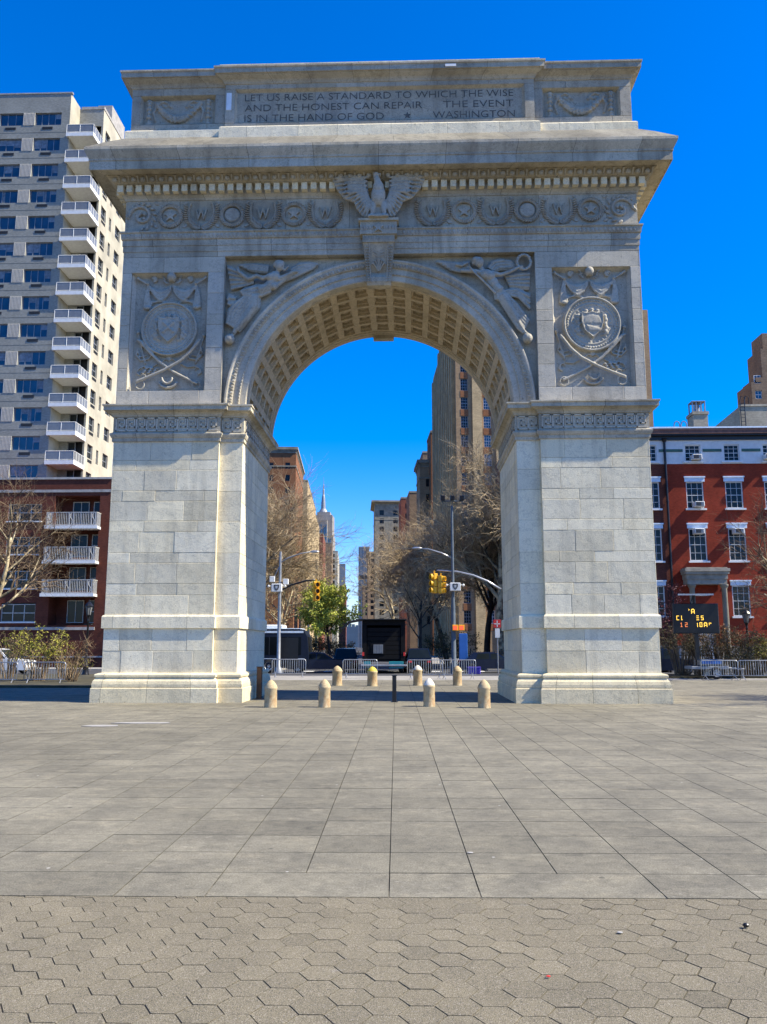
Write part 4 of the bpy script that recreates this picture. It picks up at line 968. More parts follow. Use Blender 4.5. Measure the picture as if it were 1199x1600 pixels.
for a, b in wz:
    for x in (-7.675, -13.05, -18.5):
        o = put('window', wt, br, None, (x, .14, a)); put('sill', sm_, o, None, (0, -.14, 0))
for a in (15.1, 12.1, 9.15, 6.2): put('window', wt2, br, None, (-3.2, 1.5, a-2.3)); put('window', wt3, br, None, (-1.6, 1.5, a-2.3))
def loggia(rust=False):
    mb = MB(); mb.box(-5.35, -.75, -.95, .25, 0, .22, .8); mb.box(-5.4, -.7, -1.0, -.94, -.02, .26, .9)
    return mb.mesh('balcony', M['whitepaint'])
def lrail():
    mb = MB(); y = -.92; x0, x1 = -5.3, -.8; z0, z1 = .24, 1.45
    mb.box(x0, x1, y-.03, y+.03, z1-.06, z1); mb.box(x0, x1, y-.025, y+.025, z0+.06, z0+.11)
    for k in range(31):
        x = x0+(x1-x0)*k/30; mb.box(x-.018, x+.018, y-.02, y+.02, z0, z1-.06)
    for xc in (x0+.3, (x0+x1)/2, x1-.3):
        mb.box(xc-.22, xc-.17, y-.03, y+.03, z0, z1); mb.box(xc+.17, xc+.22, y-.03, y+.03, z0, z1)
        mb.tube([(xc+.13*sin(a*.7), y, z0+.12+(z1-z0-.2)*a/9) for a in range(10)], .03, 5)
    for x in (x0, x1):
        mb.box(x-.03, x+.03, y, .2, z1-.06, z1)
        for k in range(6): mb.box(x-.02, x+.02, y+.15+k*.16, y+.19+k*.16, z0, z1-.06)
    return mb.mesh('railing', M['railpaint'])
lb, lr = loggia(), lrail()
for z in (12.04, 8.98, 6.12): o = put('balcony', lb, br, None, (0, 0, z)); put('railing', lr, o)

# ------------------------------------------------------------------ red brick row houses (right)
YT = 40.0
def T4(x, y): return at(1000+x/6.025, 620+y/6.025, YT)
def T5(x, y): return at(1040+x/7.54, 780+y/7.54, YT)
zt4 = lambda y: T4(500, y).z
zt5 = lambda y: T5(600, y).z
XS = T4(240, 700).x                                         # party line at the downpipe
ZR = zt4(306)
rows = [(zt4(608), zt4(452)), (zt4(1052), zt4(800)), (zt5(727), zt5(343)), (zt5(1380), zt5(1018))]
c1 = (T4(520, 930).x+T4(497, 530).x)/2; c2 = (T4(890, 930).x+T4(863, 530).x)/2; c3 = c2+(c2-c1); c0 = c1-(c2-c1)*1.13
ww = (1.32+.0)*1.07
def row_house(name, label, x0, x1, mat, cols, door):
    t = thing(name, label, 'row house', (x0, YT, 0)); W = x1-x0; hol = []; 
    for k, (a, b) in enumerate(rows):
        for j, c in enumerate(cols):
            if k == 3 and door is not None and j == door: continue
            hw = ww/2 if k else ww*.46
            hol.append((c-x0-hw, c-x0+hw, a, b))
    if door is not None: dx = cols[door]-x0; hol.append((dx-.75+.25, dx+.75+.25, .9, 4.9))
    zb = zt4(632)
    mb = MB(); mb.facade((0, 0, 0), (1, 0, 0), (0, -1, 0), W, 1.9, zb, [h for h in hol], .22)
    mb.facade((0, -.03, 0), (1, 0, 0), (0, -1, 0), W, zb, zt4(410), hol, .25, .5, 1, 1)
    mb.facade((0, -.05, 0), (1, 0, 0), (0, -1, 0), W, 0, 1.9, [(dx-.5, dx+1.0, .9, 4.9)] if door is not None else [], .2, .5, 2, 2)
    mb.quad((0, 0, ZR), (W, 0, ZR), (W, 14, ZR), (0, 14, ZR), .5, 3)
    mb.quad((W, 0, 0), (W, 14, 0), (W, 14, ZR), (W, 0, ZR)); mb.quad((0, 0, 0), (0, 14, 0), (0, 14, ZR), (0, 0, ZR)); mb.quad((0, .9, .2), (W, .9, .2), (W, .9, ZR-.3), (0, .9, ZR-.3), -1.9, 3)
    wl = mb.build('wall', [mat, M['whitepaint'], M['concrete'], M['grille']], t)
    mb = MB()                                              # roof cornice
    for z0, z1, d in ((zt4(410), zt4(375), .18), (zt4(375), zt4(362), .5)): mb.box(0, W, -d, .3, z0, z1, .5, 0)
    mb.box(0, W, -.62, .3, zt4(362), zt4(330), .5, 1); mb.box(0, W, -.66, .3, zt4(330), zt4(314), .9, 1); mb.box(0, W, -.68, .35, zt4(314), ZR+.05, .9, 2)
    mb.build('roof_cornice', [M['blackpaint'], M['brownpaint'], M['bluewhite']], t)
    mb = MB(); xs = sorted([0, W]+[c-x0-ww*.55 for c in cols]+[c-x0+ww*.55 for c in cols]); z = zt4(505)
    for a, b in zip(xs[::2], xs[1::2]):
        if b-a > .25: mb.box(a+.05, b-.05, -.09, -.032, z-.13, z+.10)
    mb.build('frieze_strip', M['greenpaint'], t)
    meshes = [win_mesh('window', (ww if k else ww*.92), b-a, 3, 4, .085, .024) for k, (a, b) in enumerate(rows)]
    for k, (a, b) in enumerate(rows):
        for j, c in enumerate(cols):
            if k == 3 and j == door: continue
            wo = put('window', meshes[k], t, None, (c-x0, .08, a)); lw = ww/2+.16
            if k:
                mb = MB(); mb.box(-lw+.05, lw-.05, -.16, -.082, b-a, b-a+.34, .6); mb.box(-lw, lw, -.22, -.082, b-a+.34, b-a+.44, .9); mb.build('lintel', M['bluewhite'], wo)
                for sg in (-1, 1):
                    pass
            mb = MB(); mb.box(-lw+.02, lw-.02, -.24, -.06, -.14, 0, .9); mb.build('sill', M['whitepaint'], wo)
    return t, wl
house, hwall = row_house('row_house', 'bright red brick row house with white lintels and a stone columned porch', XS, XS+16, M['redbrick'], [c1, c2, c3, c3+(c2-c1), c3+2*(c2-c1)], 0)
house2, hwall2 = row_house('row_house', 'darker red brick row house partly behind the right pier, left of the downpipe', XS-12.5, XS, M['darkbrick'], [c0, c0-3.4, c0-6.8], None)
# window air conditioners
def ac_unit(x, y0, z, zh=.42):
    t = thing('air_conditioner', 'x', 'air conditioner', (x, YT, z))
    mb = MB(); mb.bbox(-.38, .38, -.62, .1, 0, zh, .03, .6, 0); mb.build('casing', M['whitepaint'], t)
    mb = MB(); mb.box(-.32, .10, -.632, -.615, .05, zh-.05)
    for k in range(6): mb.box(-.31, .31, -.64, -.618, .06+k*.055, .08+k*.055, .9)
    mb.build('grille', M['grille'], t)
    return t
for (x, z, lab) in ((c1+.18, rows[0][0]+.06, 'white window air conditioner in the top floor window nearest the downpipe'), (c1+.15, rows[1][0]+.08, 'white window air conditioner at the foot of the second highest window nearest the downpipe'),
     (c1, rows[2][1]-.5, 'white air conditioner at the top of the window above the porch'), (c2, rows[2][1]-.5, 'white air conditioner at the top of the window right of the one above the porch'), (c3-.3, rows[0][0]+.06, 'white window air conditioner in the top floor window at the right edge')):
    a = ac_unit(x, 0, z); a['label'] = lab; a['group'] = 'window air conditioners on the red row house'
# porch
def P5(x): return T5(x, 950).x-XS
mb = MB(); xa, xb = P5(190), P5(680); zA, zB = zt5(1012), zt5(880)
mb.box(xa+.1, xb-.1, -1.1, -.06, zA, zA+(zB-zA)*.45); mb.box(xa+.04, xb-.04, -1.16, -.06, zA+(zB-zA)*.45, zB-.1); mb.box(xa-.05, xb+.05, -1.3, -.06, zB-.1, zB+.1, .9); mb.box(xa-.1, xb+.1, -1.38, -.06, zB+.1, zB+.34, 1.2); mb.box(xa+.05, xb-.05, -1.2, -.06, zB+.34, zB+.44)
porch = mb.build('porch_entablature', M['sandstone'], house)
for x in (P5(265), P5(640)):
    mb = MB(); r_ = .24; mb.lathe((x, -.85, .9), [(r_*1.35, 0), (r_*1.35, .12), (r_*1.15, .2), (r_, .26), (r_*.97, 2), (r_*.84, zA-.9-.35), (r_*1.0, zA-.9-.28), (r_*1.25, zA-.9-.16), (r_*1.35, zA-.9-.14), (r_*1.35, zA-.9)], 18); mb.build('column', M['limestone'], house, True)
mb = MB(); xd = c1-XS+.25
mb.box(xd-.75, xd-.62, .05, .15, .9, 4.9, .5, 1); mb.box(xd+.62, xd+.75, .05, .15, .9, 4.9, .5, 1); mb.box(xd-.62, xd+.62, .05, .15, 4.0, 4.12, .5, 1); mb.box(xd-.62, xd+.62, .12, .16, .9, 4.0, .5, 0); mb.quad((xd-.62, .14, 4.12), (xd+.62, .14, 4.12), (xd+.62, .14, 4.9), (xd-.62, .14, 4.9), .5, 2)
for a, b in ((1.2, 2.2), (2.4, 3.8)):
    for s in (-1, 1): x0, x1 = sorted((xd+s*.08, xd+s*.5)); mb.bbox(x0, x1, .10, .13, a, b, .01, .8, 0)
mb.build('door', [M['whitepaint'], M['sandstone'], M['glass']], house)
mb = MB()
for k in range(6): mb.box(xa, xb, -1.4-.3*(5-k)-.3, -1.4-.3*(5-k) if k < 5 else -.05, 0, .15*(k+1))
mb.build('front_steps', M['sandstone'], house)
dp = thing('downpipe', 'dark rainwater downpipe between the two red row houses', 'downpipe', (XS, YT-.16, 0))
mb = MB(); mb.tube([(0, 0, 0), (0, 0, zt4(430))], .1, 8); mb.tube([(0, 0, zt4(432)), (0, 0, zt4(415)), (0, -.1, zt4(395))], [.1, .2, .2], 8)
for z in (3, 6.5, 10, 13.5): mb.tube([(0, 0, z), (0, 0, z+.1)], .13, 8)
mb.build('pipe', M['blackpaint'], dp)
# roof pieces
YR = YT+5
def R4(x, y): return at(1000+x/6.025, 620+y/6.025, YR)
a, b = R4(510, 300), R4(638, 150); ch = thing('chimney', 'square brick chimney with a metal cap rising above the red row house', 'chimney', ((a.x+b.x)/2, YR, ZR))
mb = MB(); hw = (b.x-a.x)/2; mb.box(-hw, hw, 0, 1.6, 0, b.z-ZR-.15); mb.box(-hw-.08, hw+.08, -.08, 1.68, b.z-ZR-.15, b.z-ZR+.12); mb.build('stack', M['palebrick'], ch)
mb = MB(); zc = b.z-ZR+.12
for x in (-.55, -.2, .2, .55): mb.box(x-.05, x+.05, .3, .4, zc, zc+1.0); mb.box(x-.05, x+.05, 1.2, 1.3, zc, zc+1.0)
mb.box(-.6, .6, .25, 1.35, zc+1.0, zc+1.08); mb.lathe((0, .8, zc), [(.25, 0), (.25, .8)], 12); mb.build('chimney_cap', M['greymetal'], ch)
a = R4(365, 240); hatch = thing('roof_ladder', 'curved metal ladder rails beside a small brick stub on the roof edge', 'ladder', (a.x, YR, ZR))
mb = MB()
for x in (-.42, .2): mb.tube([(x, 0, 0), (x, 0, 1.7)]+[(x+.25-.25*cos(k*pi/6), 0, 1.7+.35*sin(k*pi/6)) for k in range(7)]+[(x+.5, 0, .6)], .05, 6)
for z in (.4, .8, 1.2): mb.tube([(-.42, 0, z), (.2, 0, z)], .04, 5)
mb.build('rails', M['greymetal'], hatch)
mb = MB(); mb.add([(-1.0, .1, 0), (.85, .1, 0), (.85, .1, .95), (.5, .1, .95), (-1.0, 1.5, 0), (.85, 1.5, 0), (.85, 1.5, .95), (.5, 1.5, .95)], [(0, 1, 2, 3), (4, 5, 6, 7), (3, 2, 6, 7), (0, 3, 7, 4), (1, 2, 6, 5)]); mb.build('brick_stub', M['orangebrick'], hatch)
# light brick roof house behind, and its ladder
YP = YT+9
def R9(x, y): return at(1000+x/6.025, 620+y/6.025, YP)
p0, p1 = R9(825, 295), R9(1005, 90)
ph = thing('roof_house', 'light weathered brick roof house with a sloping left wall, behind the red row house cornice', 'roof house', (p0.x, YP, 0))
zl, zh = R9(825, 210).z, p1.z; xm = R9(940, 140).x-p0.x; xe = R9(1000, 90).x-p0.x
mb = MB(); mb.add([(0, 6, 0), (xm, 0, 0), (xm, 0, zh), (0, 6, zl), ], [(0, 1, 2, 3)]); mb.quad((xm, 0, 0), (xm+14, 0, 0), (xm+14, 0, zh), (xm, 0, zh)); mb.quad((0, 6, zl), (xm, 0, zh), (xm+14, 0, zh), (xm+14, 8, zh)); mb.box(xm-.02, xm+14, -.08, .3, zh, zh+.18, .9)
mb.build('wall', M['palebrick'], ph)
lad = thing('roof_ladder', 'tall black ladder fixed to the light brick roof house', 'ladder', (p0.x+xm+.15, YP-.35, ZR))
mb = MB(); hh = R9(950, 40).z-ZR
for x in (-.2, .2): mb.tube([(x, 0, 0), (x, 0, hh), (x+.15, .05, hh+.4), (x+.5, .2, hh+.3), (x+.6, .4, hh-.6)], .045, 5)
for k in range(int(hh/.35)): mb.tube([(-.2, 0, .2+k*.35), (.2, 0, .2+k*.35)], .03, 4)
mb.build('rails', M['blackpaint'], lad)

# ------------------------------------------------------------------ generic towers along the avenue
def tower(name, label, px, py, Y, W, D, side, mat, nf=3, ns=3, pitch=3.3, ww_=1.3, wh=1.7, trim='limestone', bands=(), cornice=0, py0=None, gl='glass', top=None, limit=96, zmin=6):
    p = at(px, py, Y); H = p.z; t = thing(name, label, 'building', (p.x, Y, 0), FAV)
    mats = [M[mat], M[trim]]; floors = []; z = H-1.6-wh-(1.0 if cornice else 0)
    while z > zmin and len(floors)*(nf+ns) < limit: floors.append(z); z -= pitch
    hf = [(W*(j+.5)/nf-ww_/2, W*(j+.5)/nf+ww_/2, z, z+wh) for z in floors for j in range(nf)] if nf else []
    hs = [(D*(j+.5)/ns-ww_/2, D*(j+.5)/ns+ww_/2, z, z+wh) for z in floors for j in range(ns)] if ns else []
    mb = MB(); X0 = 0 if side > 0 else -W
    mb.facade((X0, 0, 0), (1, 0, 0), (0, -1, 0), W, 0, H, hf, .25, .5)
    if side > 0: mb.facade((0, D, 0), (0, -1, 0), (-1, 0, 0), D, 0, H, hs, .25, .5)
    else: mb.facade((0, 0, 0), (0, 1, 0), (1, 0, 0), D, 0, H, hs, .25, .5)
    x2 = W if side > 0 else -W
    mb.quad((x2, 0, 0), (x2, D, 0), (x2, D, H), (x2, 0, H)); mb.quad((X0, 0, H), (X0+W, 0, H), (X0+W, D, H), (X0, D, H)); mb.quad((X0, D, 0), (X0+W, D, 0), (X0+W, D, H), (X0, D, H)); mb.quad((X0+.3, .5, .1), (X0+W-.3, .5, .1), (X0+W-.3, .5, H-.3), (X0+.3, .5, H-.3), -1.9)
    wl = mb.build('wall', mats, t)
    mb = MB(); mb.box(X0-.1, X0+W+.1, -.1, D+.1, H, H+.5, .8)
    for dz in bands: mb.box(X0-.12, X0+W+.12, -.12, D+.05, H-dz-.35, H-dz, .9)
    if cornice: mb.box(X0-cornice*.5, X0+W+cornice*.5, -cornice*.5, D+cornice*.5, H+.5, H+.9, .6); mb.box(X0-cornice, X0+W+cornice, -cornice, D+cornice, H+.9, H+1.6, .9)
    mb.build('roof_trim', M[trim], wl)
    if hf or hs:
        wm = win_mesh('window', ww_, wh, 2, 2, .1, .07, gl=gl, frm='blackpaint' if gl == 'glass' else 'greymetal')
        for z in floors:
            for j in range(nf): put('window', wm, t, None, (X0+W*(j+.5)/nf, .16, z))
            for j in range(ns):
                y = D*(j+.5)/ns; put('window', wm, t, None, ((.16 if side > 0 else -.16), y, z), -pi/2 if side > 0 else pi/2)
    if top:
        for (a, b, c, d, h) in top:
            mb = MB(); x0, x1 = sorted((side*a, side*b)); mb.box(x0, x1, c, d, H+.5, H+.5+h, .5); mb.box(x0-.15, x1+.15, c-.15, d+.15, H+.5+h, H+.9+h, .8); mb.build('penthouse', M[mat], t)
    return t

# tall tan tower seen through the arch and beyond its right edge
pA = at(712, 590, 101); zA_ = at(1020, 476, 101).z; 
ot = thing('stepped_tower', 'tall tan brick tower with dark striped side wall, seen through the right of the arch', 'tower', (pA.x, 101, 0), FAV)
WO, DO = 31.9, 36; rowz = [at(727, 580+d/4.445, 101).z for d in (178, 310, 443, 573, 703)]; pit = (rowz[0]-rowz[-1])/4; fl_ = [rowz[0]+pit*k for k in range(3, -12, -1)]
hol = []; cols_o = [1.35, 5.0, 8.6, 12.2, 15.8, 19.4, 23, 25.6, 30.4]; cw = .5
for z in fl_:
    for c in cols_o: hol.append((c-cw*1.15, c+cw*1.15, z-2.0, z))
mb = MB(); mb.facade((0, 0, 0), (1, 0, 0), (0, -1, 0), WO, 0, zA_, hol, .3)
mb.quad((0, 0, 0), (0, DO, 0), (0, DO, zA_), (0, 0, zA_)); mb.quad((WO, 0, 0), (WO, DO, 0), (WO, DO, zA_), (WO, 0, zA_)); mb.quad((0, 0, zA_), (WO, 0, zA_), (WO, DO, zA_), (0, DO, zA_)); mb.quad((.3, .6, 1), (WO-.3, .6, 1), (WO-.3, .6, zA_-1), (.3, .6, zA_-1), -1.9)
owl = mb.build('wall', [M['tanbrick']], ot)
mb = MB(); zt_ = at(1002, 432, 103).z; mb.box(1.2, WO-1.6, 2, DO-3, zA_, zt_); mb.box(6, 20, 6, 22, zt_, zt_+24); mb.build('upper_setback', M['tanbrick'], ot)
mb = MB(); mb.box(2.6, 4.1, -.35, -.002, 0, zA_-.5, .9); mb.box(6.3, 7.2, -.3, -.002, 0, zA_-.5, .9); mb.build('front_pier', M['yellowbrick'], ot)
for k in range(12):
    y = 1.4+k*2.9; mb = MB(); mb.box(-.55, -.002, y, y+1.1, 0, zA_-(0 if k < 8 else 2.0), .7 if k % 2 else .3); mb.build('side_pier', M['yellowbrick'], ot)  # paler than the tan wall, lifting this shaded side by colour
mb = MB()
for k in range(12): y = 2.55+k*2.9; mb.box(-.05, -.002, y+.3, y+1.1, 2, zA_-3, -.6)
mb.build('side_window_strips', M['grille'], ot)
wm = win_mesh('window', cw*2.3, 2.0, 3, 4, .08, .05, frm='greymetal'); wmb = win_mesh('window', cw*2.3, 2.0, 3, 4, .08, .05, gl='skyglass', frm='whitepaint')
for i, z in enumerate(fl_):
    for c in (1.35, 5.0, 30.4, 8.6):
        put('window', wmb if c == 5.0 else wm, ot, None, (c, .2, z-2.0))
        mb = None
mb = MB()
for z in fl_:
    for c in (1.35, 5.0, 30.4): mb.box(c-.62, c+.62, -.04, -.002, z-3.1, z-2.05, .8)
mb.build('spandrel_panels', M['orangebrick'], ot)

tower('brick_tower', 'narrow brown tower just left of the striped tan tower', 673.5, 676, 145, 14, 9, 1, 'orangebrick', 2, 1, limit=30)
tower('brick_tower', 'brown brick tower with flat lit front and cornice above the bare tree', 656, 730, 150, 16, 9, 1, 'tanbrick', 4, 2, bands=(2.2,), cornice=.6, limit=72)
tower('brick_tower', 'taller brown block rising behind the flat cornice block', 661, 708, 185, 16, 12, 1, 'brownbrick', 3, 2, limit=40)
tower('brick_tower', 'dark brown tower between the bare tree and the red brick one', 640, 770, 205, 16, 14, 1, 'brownbrick', 3, 2, limit=40)
tower('brick_tower', 'red brick tower right of the corniced grey block', 627, 779, 240, 16, 14, 1, 'redtower', 4, 2, limit=60)
tower('corniced_block', 'grey stone block with a broad flat overhanging cornice', 586, 788, 330, 24, 22, 1, 'limestone', 4, 3, 3.6, 1.9, 2.2, cornice=1.5, bands=(6.5, 30), limit=98)
tower('brick_tower', 'stepped cream and brown block left of the corniced block', 575, 866, 480, 22, 30, 1, 'tanbrick', 4, 3, 3.6, 2, 2.2, cornice=.8, top=[(5, 18, 3, 20, 7)], limit=70)
tower('brick_tower', 'dark slender block at the far right end of the avenue', 567, 915, 760, 22, 60, 1, 'brownbrick', 3, 3, 4, 2, 2.4, limit=40)
tower('brick_tower', 'orange red brick apartment tower with a lit cornice edge, behind the left bare tree', 463, 708, 188, 22, 32, -1, 'orangebrick', 5, 6, cornice=.5, bands=(3.4,), limit=98)
tower('brick_tower', 'yellow brown brick block with lit side, right of the orange red tower', 481, 752, 236, 20, 60, -1, 'yellowbrick', 3, 9, limit=98)
tower('brick_tower', 'pale yellow brick block nearest the spired skyscraper', 492, 800, 320, 20, 50, -1, 'yellowbrick', 3, 7, limit=80)
tower('brick_tower', 'dark red brick block below the spired skyscraper', 505, 834, 400, 22, 40, -1, 'redtower', 3, 5, limit=60)
tower('brick_tower', 'plain brown slab in front of the spired skyscraper', 519, 849, 470, 26, 26, -1, 'brownbrick', 2, 3, 3.6, 2, 2, top=[(14, 24, 3, 20, 6)], limit=30)
tower('brick_tower', 'cream stone block at the right foot of the brown slab', 528, 862, 560, 18, 70, -1, 'creamwall', 3, 5, 3.8, 2, 2.4, limit=60)
tower('brick_tower', 'low brown block at the far left end of the avenue', 541, 915, 800, 30, 90, -1, 'redtower', 3, 4, 4, 2, 2.4, limit=40)

def glass_tower(label, px0, px1, py, Y, mat, split=None):
    a, b = at(px0, py, Y), at(px1, py, Y); W = b.x-a.x; t = thing('glass_tower', label, 'skyscraper', (a.x, Y, 0)); H = a.z
    mb = MB(); mb.box(0, W, 0, W, 0, H); wl = mb.build('wall', M[mat], t)
    mb = MB()
    for k in range(8): x = W*k/7; mb.box(x-.5, x+.5, -1.2, -.01, 0, H)
    mb.build('fins', M['greymetal'], t)
    if split:
        mb = MB(); z = at(px0, split, Y).z; mb.box(-.4, W+.4, -1.6, -.02, z-3, z+3, -1); mb.build('plant_floor', M['grille'], t)
    mb = MB(); mb.box(-.3, W+.3, -1.3, W, H, H+2); mb.build('roof_edge', M['greymetal'], t)
glass_tower('slim blue glass skyscraper right of the sky gap', 561, 577, 856, 1300, 'curtainwall', 902)
glass_tower('small grey glass tower left of the sky gap', 530.5, 539.5, 883, 1100, 'curtainwall')
hz = at(536, 979, 1700); h2 = at(575, 979, 1700)  # added block hides the pale horizon in the sky gap
fb = thing('sky_gap_filler', 'added hazy blue grey filler covering the horizon sky at the far end of the avenue', 'building', (hz.x, 1700, 0)); mb = MB(); mb.box(0, h2.x-hz.x, 0, 30, 0, hz.z)
for k in range(6): mb.box(2+k*8, 8+k*8, 2, 20, hz.z, hz.z+2+(k*5 % 7))
mb.build('wall', M['hazeblue'], fb)
# the spired skyscraper
YS = 2130; e0 = at(506, 747, YS); k_ = e0.z
es = thing('spired_skyscraper', 'distant pale stepped skyscraper with a tall needle spire', 'skyscraper', (e0.x, YS, 0))
pxw = YS/1300*1.0
def zS(y): return at(506, y, YS).z
mb = MB(); u = (YS+28)/1300
for x0, x1, yt, d in ((-17, 21, 890, 40), (-14.5, 17, 838, 36), (-13.5, 15.5, 806, 30), (-9, 11.5, 801, 24)): mb.box(x0*u, x1*u, -d/2, d/2+30, 0, zS(yt))
mb.box(-6*u, 8*u, -30, 20, 0, zS(815))
body = mb.build('wall', M['esb'], es)
mb = MB()
for x in (-11, -7.5, 2.5, 9.5, 13): mb.box(x*u-.9, x*u+.9, -19.2, -18.1, 0, zS(842), -1)
for x in (-3, -.5, 4.5, 7): mb.box(x*u-1.4, x*u+1.4, -31, -30.05, 0, zS(822), -1)
mb.build('window_strips', M['curtainwall'], es)
mb = MB(); mb.lathe((0, 0, 0), [(7.5*u, zS(802)), (6.5*u, zS(799)), (5*u, zS(796.5)), (3.9*u, zS(795)), (3.4*u, zS(786)), (2.7*u, zS(778)), (2.2*u, zS(775)), (1.6*u, zS(773)), (1.5*u, zS(766)), (.9*u, zS(764)), (.7*u, zS(757)), (.35*u, zS(756)), (.2*u, zS(745))], 12); mb.build('spire', M['greymetal'], es)

# brown stepped block at the far right edge
pr = at(1177, 640, 95); zt1 = at(1199, 517, 95).z
hb_ = thing('brick_tower', 'brown brick tower with stepped roof at the right edge above the row house', 'building', (pr.x, 95, 0))
def xr(px, py): return at(px, py, 95).x-pr.x
def zr(py, px=1180): return at(px, py, 95).z
hol = []; zs_ = [zr(586), zr(610), zr(632), zr(566)]
for k, z in enumerate(zs_):
    for x in (1, 3.2, 5.4, 7.8): 
        if not (k == 3 and x < 1.5): hol.append((x-.5, x+.5, z-1.3, z))
mb = MB(); mb.facade((0, 0, 0), (1, 0, 0), (0, -1, 0), 14, 0, zr(597, 1157), hol, .25); mb.quad((0, 0, 0), (0, 5.5, 0), (0, 5.5, zr(597, 1157)), (0, 0, zr(597, 1157)))
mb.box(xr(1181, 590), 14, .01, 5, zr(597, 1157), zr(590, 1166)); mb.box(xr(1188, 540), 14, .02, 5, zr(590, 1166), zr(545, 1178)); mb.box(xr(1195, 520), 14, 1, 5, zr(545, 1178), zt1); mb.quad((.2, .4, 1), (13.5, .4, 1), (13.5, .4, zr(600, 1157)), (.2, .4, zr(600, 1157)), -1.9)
mb.build('wall', M['brownbrick'], hb_)
wm = win_mesh('window', 1.0, 1.3, 2, 2, .08, .06, gl='skyglass')
for a, b, c, d in hol: put('window', wm, hb_, None, ((a+b)/2, .15, c))
# ------------------------------------------------------------------ trees and shrubs
def bark(name, a, b, sc_=1.5):
    t = NT(name); c = t.mix(a, b, t.ramp(t.noise(sc_, 4, .6), [(.42, 0), (.58, 1)])); c = t.mix(c, t.tone(.6, .9), 1.0, 'MULTIPLY')
    return t.done(c, .9, .15)
def leafmat(name, a, b):
    t = NT(name); s = t.n('ShaderNodeAttribute', attribute_name='tone'); c = t.mix(a, b, s.outputs['Fac']); m = t.done(c, .6, .25)
    t.b.inputs['Transmission Weight'].default_value = 0
    return m
M['plane_bark'] = bark('plane_tree_bark', (.42, .35, .22), (.10, .08, .055)); M['twig'] = bark('twig_bark', (.42, .33, .205), (.27, .205, .125), .8)
M['pale_twig'] = bark('pale_twig_bark', (.46, .38, .24), (.26, .20, .12), .8); M['brown_twig'] = bark('brown_stem_bark', (.20, .145, .09), (.12, .085, .055), .8); M['dark_bark'] = bark('dark_bark', (.06, .05, .042), (.035, .03, .026))
M['leaf_fresh'] = leafmat('fresh_leaf', (.24, .28, .03), (.46, .45, .08)); M['leaf_olive'] = leafmat('olive_leaf', (.05, .055, .02), (.12, .10, .04))
M['leaf_yellow'] = leafmat('yellow_green_leaf', (.14, .16, .02), (.38, .34, .05)); M['leaf_wine'] = leafmat('wine_red_leaf', (.07, .015, .02), (.16, .04, .05)); M['leaf_rust'] = leafmat('rust_leaf', (.20, .09, .025), (.34, .17, .05)); M['bud'] = leafmat('buds', (.22, .16, .07), (.36, .22, .09))

def grow(mbs, p, d, L, r, lv, spec, rnd, up, leaves=None, lim=None):
    n, frac, ang, nseg, wob = spec[lv]; pts = [p.copy()]; q = p.copy(); dd = d.copy(); rad = [r]; dirs = [dd.copy()]
    for k in range(nseg):
        dd = (dd+Vector((rnd.gauss(0, wob), rnd.gauss(0, wob), rnd.gauss(0, wob*.7)+up))).normalized(); q = q+dd*(L/nseg); pts.append(q.copy()); rad.append(r*(1-.62*(k+1)/nseg)); dirs.append(dd.copy())
    mbs[0 if lv < 2 else 1].tube(pts, rad, 8 if lv == 0 else 6 if lv == 1 else 4 if lv == 2 else 3, rnd.random(), 0, lv == 0)
    if lv+1 < len(spec):
        cnt = n if lv else n
        for i in range(cnt):
            t = (.42 if lv == 0 else .22)+(1-(.42 if lv == 0 else .22))*(i+rnd.random()*.8)/cnt; f = t*nseg; k = min(int(f), nseg-1); pp = pts[k].lerp(pts[k+1], f-k)
            bd = dirs[k+1]; ax = bd.orthogonal().normalized(); ax.rotate(Quaternion(bd, i*2.4+rnd.random()*1.3)); a = ang*rnd.uniform(.6, 1.25)
            nd = (bd*cos(a)+ax*sin(a)).normalized(); rr = max(rad[k]*(.55 if lv == 0 else .6), spec_min[0]); l2 = L*frac*rnd.uniform(.65, 1.2)*(1.0 if lv else 1.15-.45*t)
            grow(mbs, pp, nd, l2, min(rr, rad[k]*.8), lv+1, spec, rnd, up, leaves)
    elif leaves is not None:
        lm, num, size = leaves
        for i in range(num):
            k = rnd.randrange(len(pts)-1); c = pts[k].lerp(pts[k+1], rnd.random())+Vector((rnd.gauss(0, size), rnd.gauss(0, size), rnd.gauss(0, size)))
            leaf(lm, c, size*rnd.uniform(.6, 1.3), rnd)
spec_min = [.012]
def leaf(mb, c, s, rnd):
    a = Vector((rnd.gauss(0, 1), rnd.gauss(0, 1), rnd.gauss(0, 1))).normalized(); b = a.orthogonal().normalized(); b.rotate(Quaternion(a, rnd.random()*6.28)); w = a.cross(b)
    mb.add([c-b*s, c+w*s*.5, c+b*s, c-w*s*.5], [(0, 1, 2, 3)], rnd.random())
def tree(name, label, loc, h, seed, spec, r=.3, up=.03, bark_='plane_bark', twig='twig', leaf_=None, lean=(0, 0), trunk=.38, group=None, minr=.012, cat='tree'):
    rnd = random.Random(seed); t = thing(name, label, cat, loc, 0, group); A, B, Lm = MB(), MB(), MB(); spec_min[0] = minr
    grow((A, B), Vector((0, 0, -.05)), Vector((lean[0], lean[1], 1)).normalized(), h*.62, r, 0, spec, rnd, up, (Lm, leaf_[1], leaf_[2]) if leaf_ else None)
    A.build('trunk', M[bark_], t, True); B.build('crown', M[twig], t)
    if leaf_: Lm.build('foliage', M[leaf_[0]], t)
    return t
BIG = [(15, .62, .85, 6, .10), (10, .56, .75, 5, .16), (9, .54, .7, 4, .2), (9, .6, .65, 3, .22), (0, 0, 0, 2, .25)]
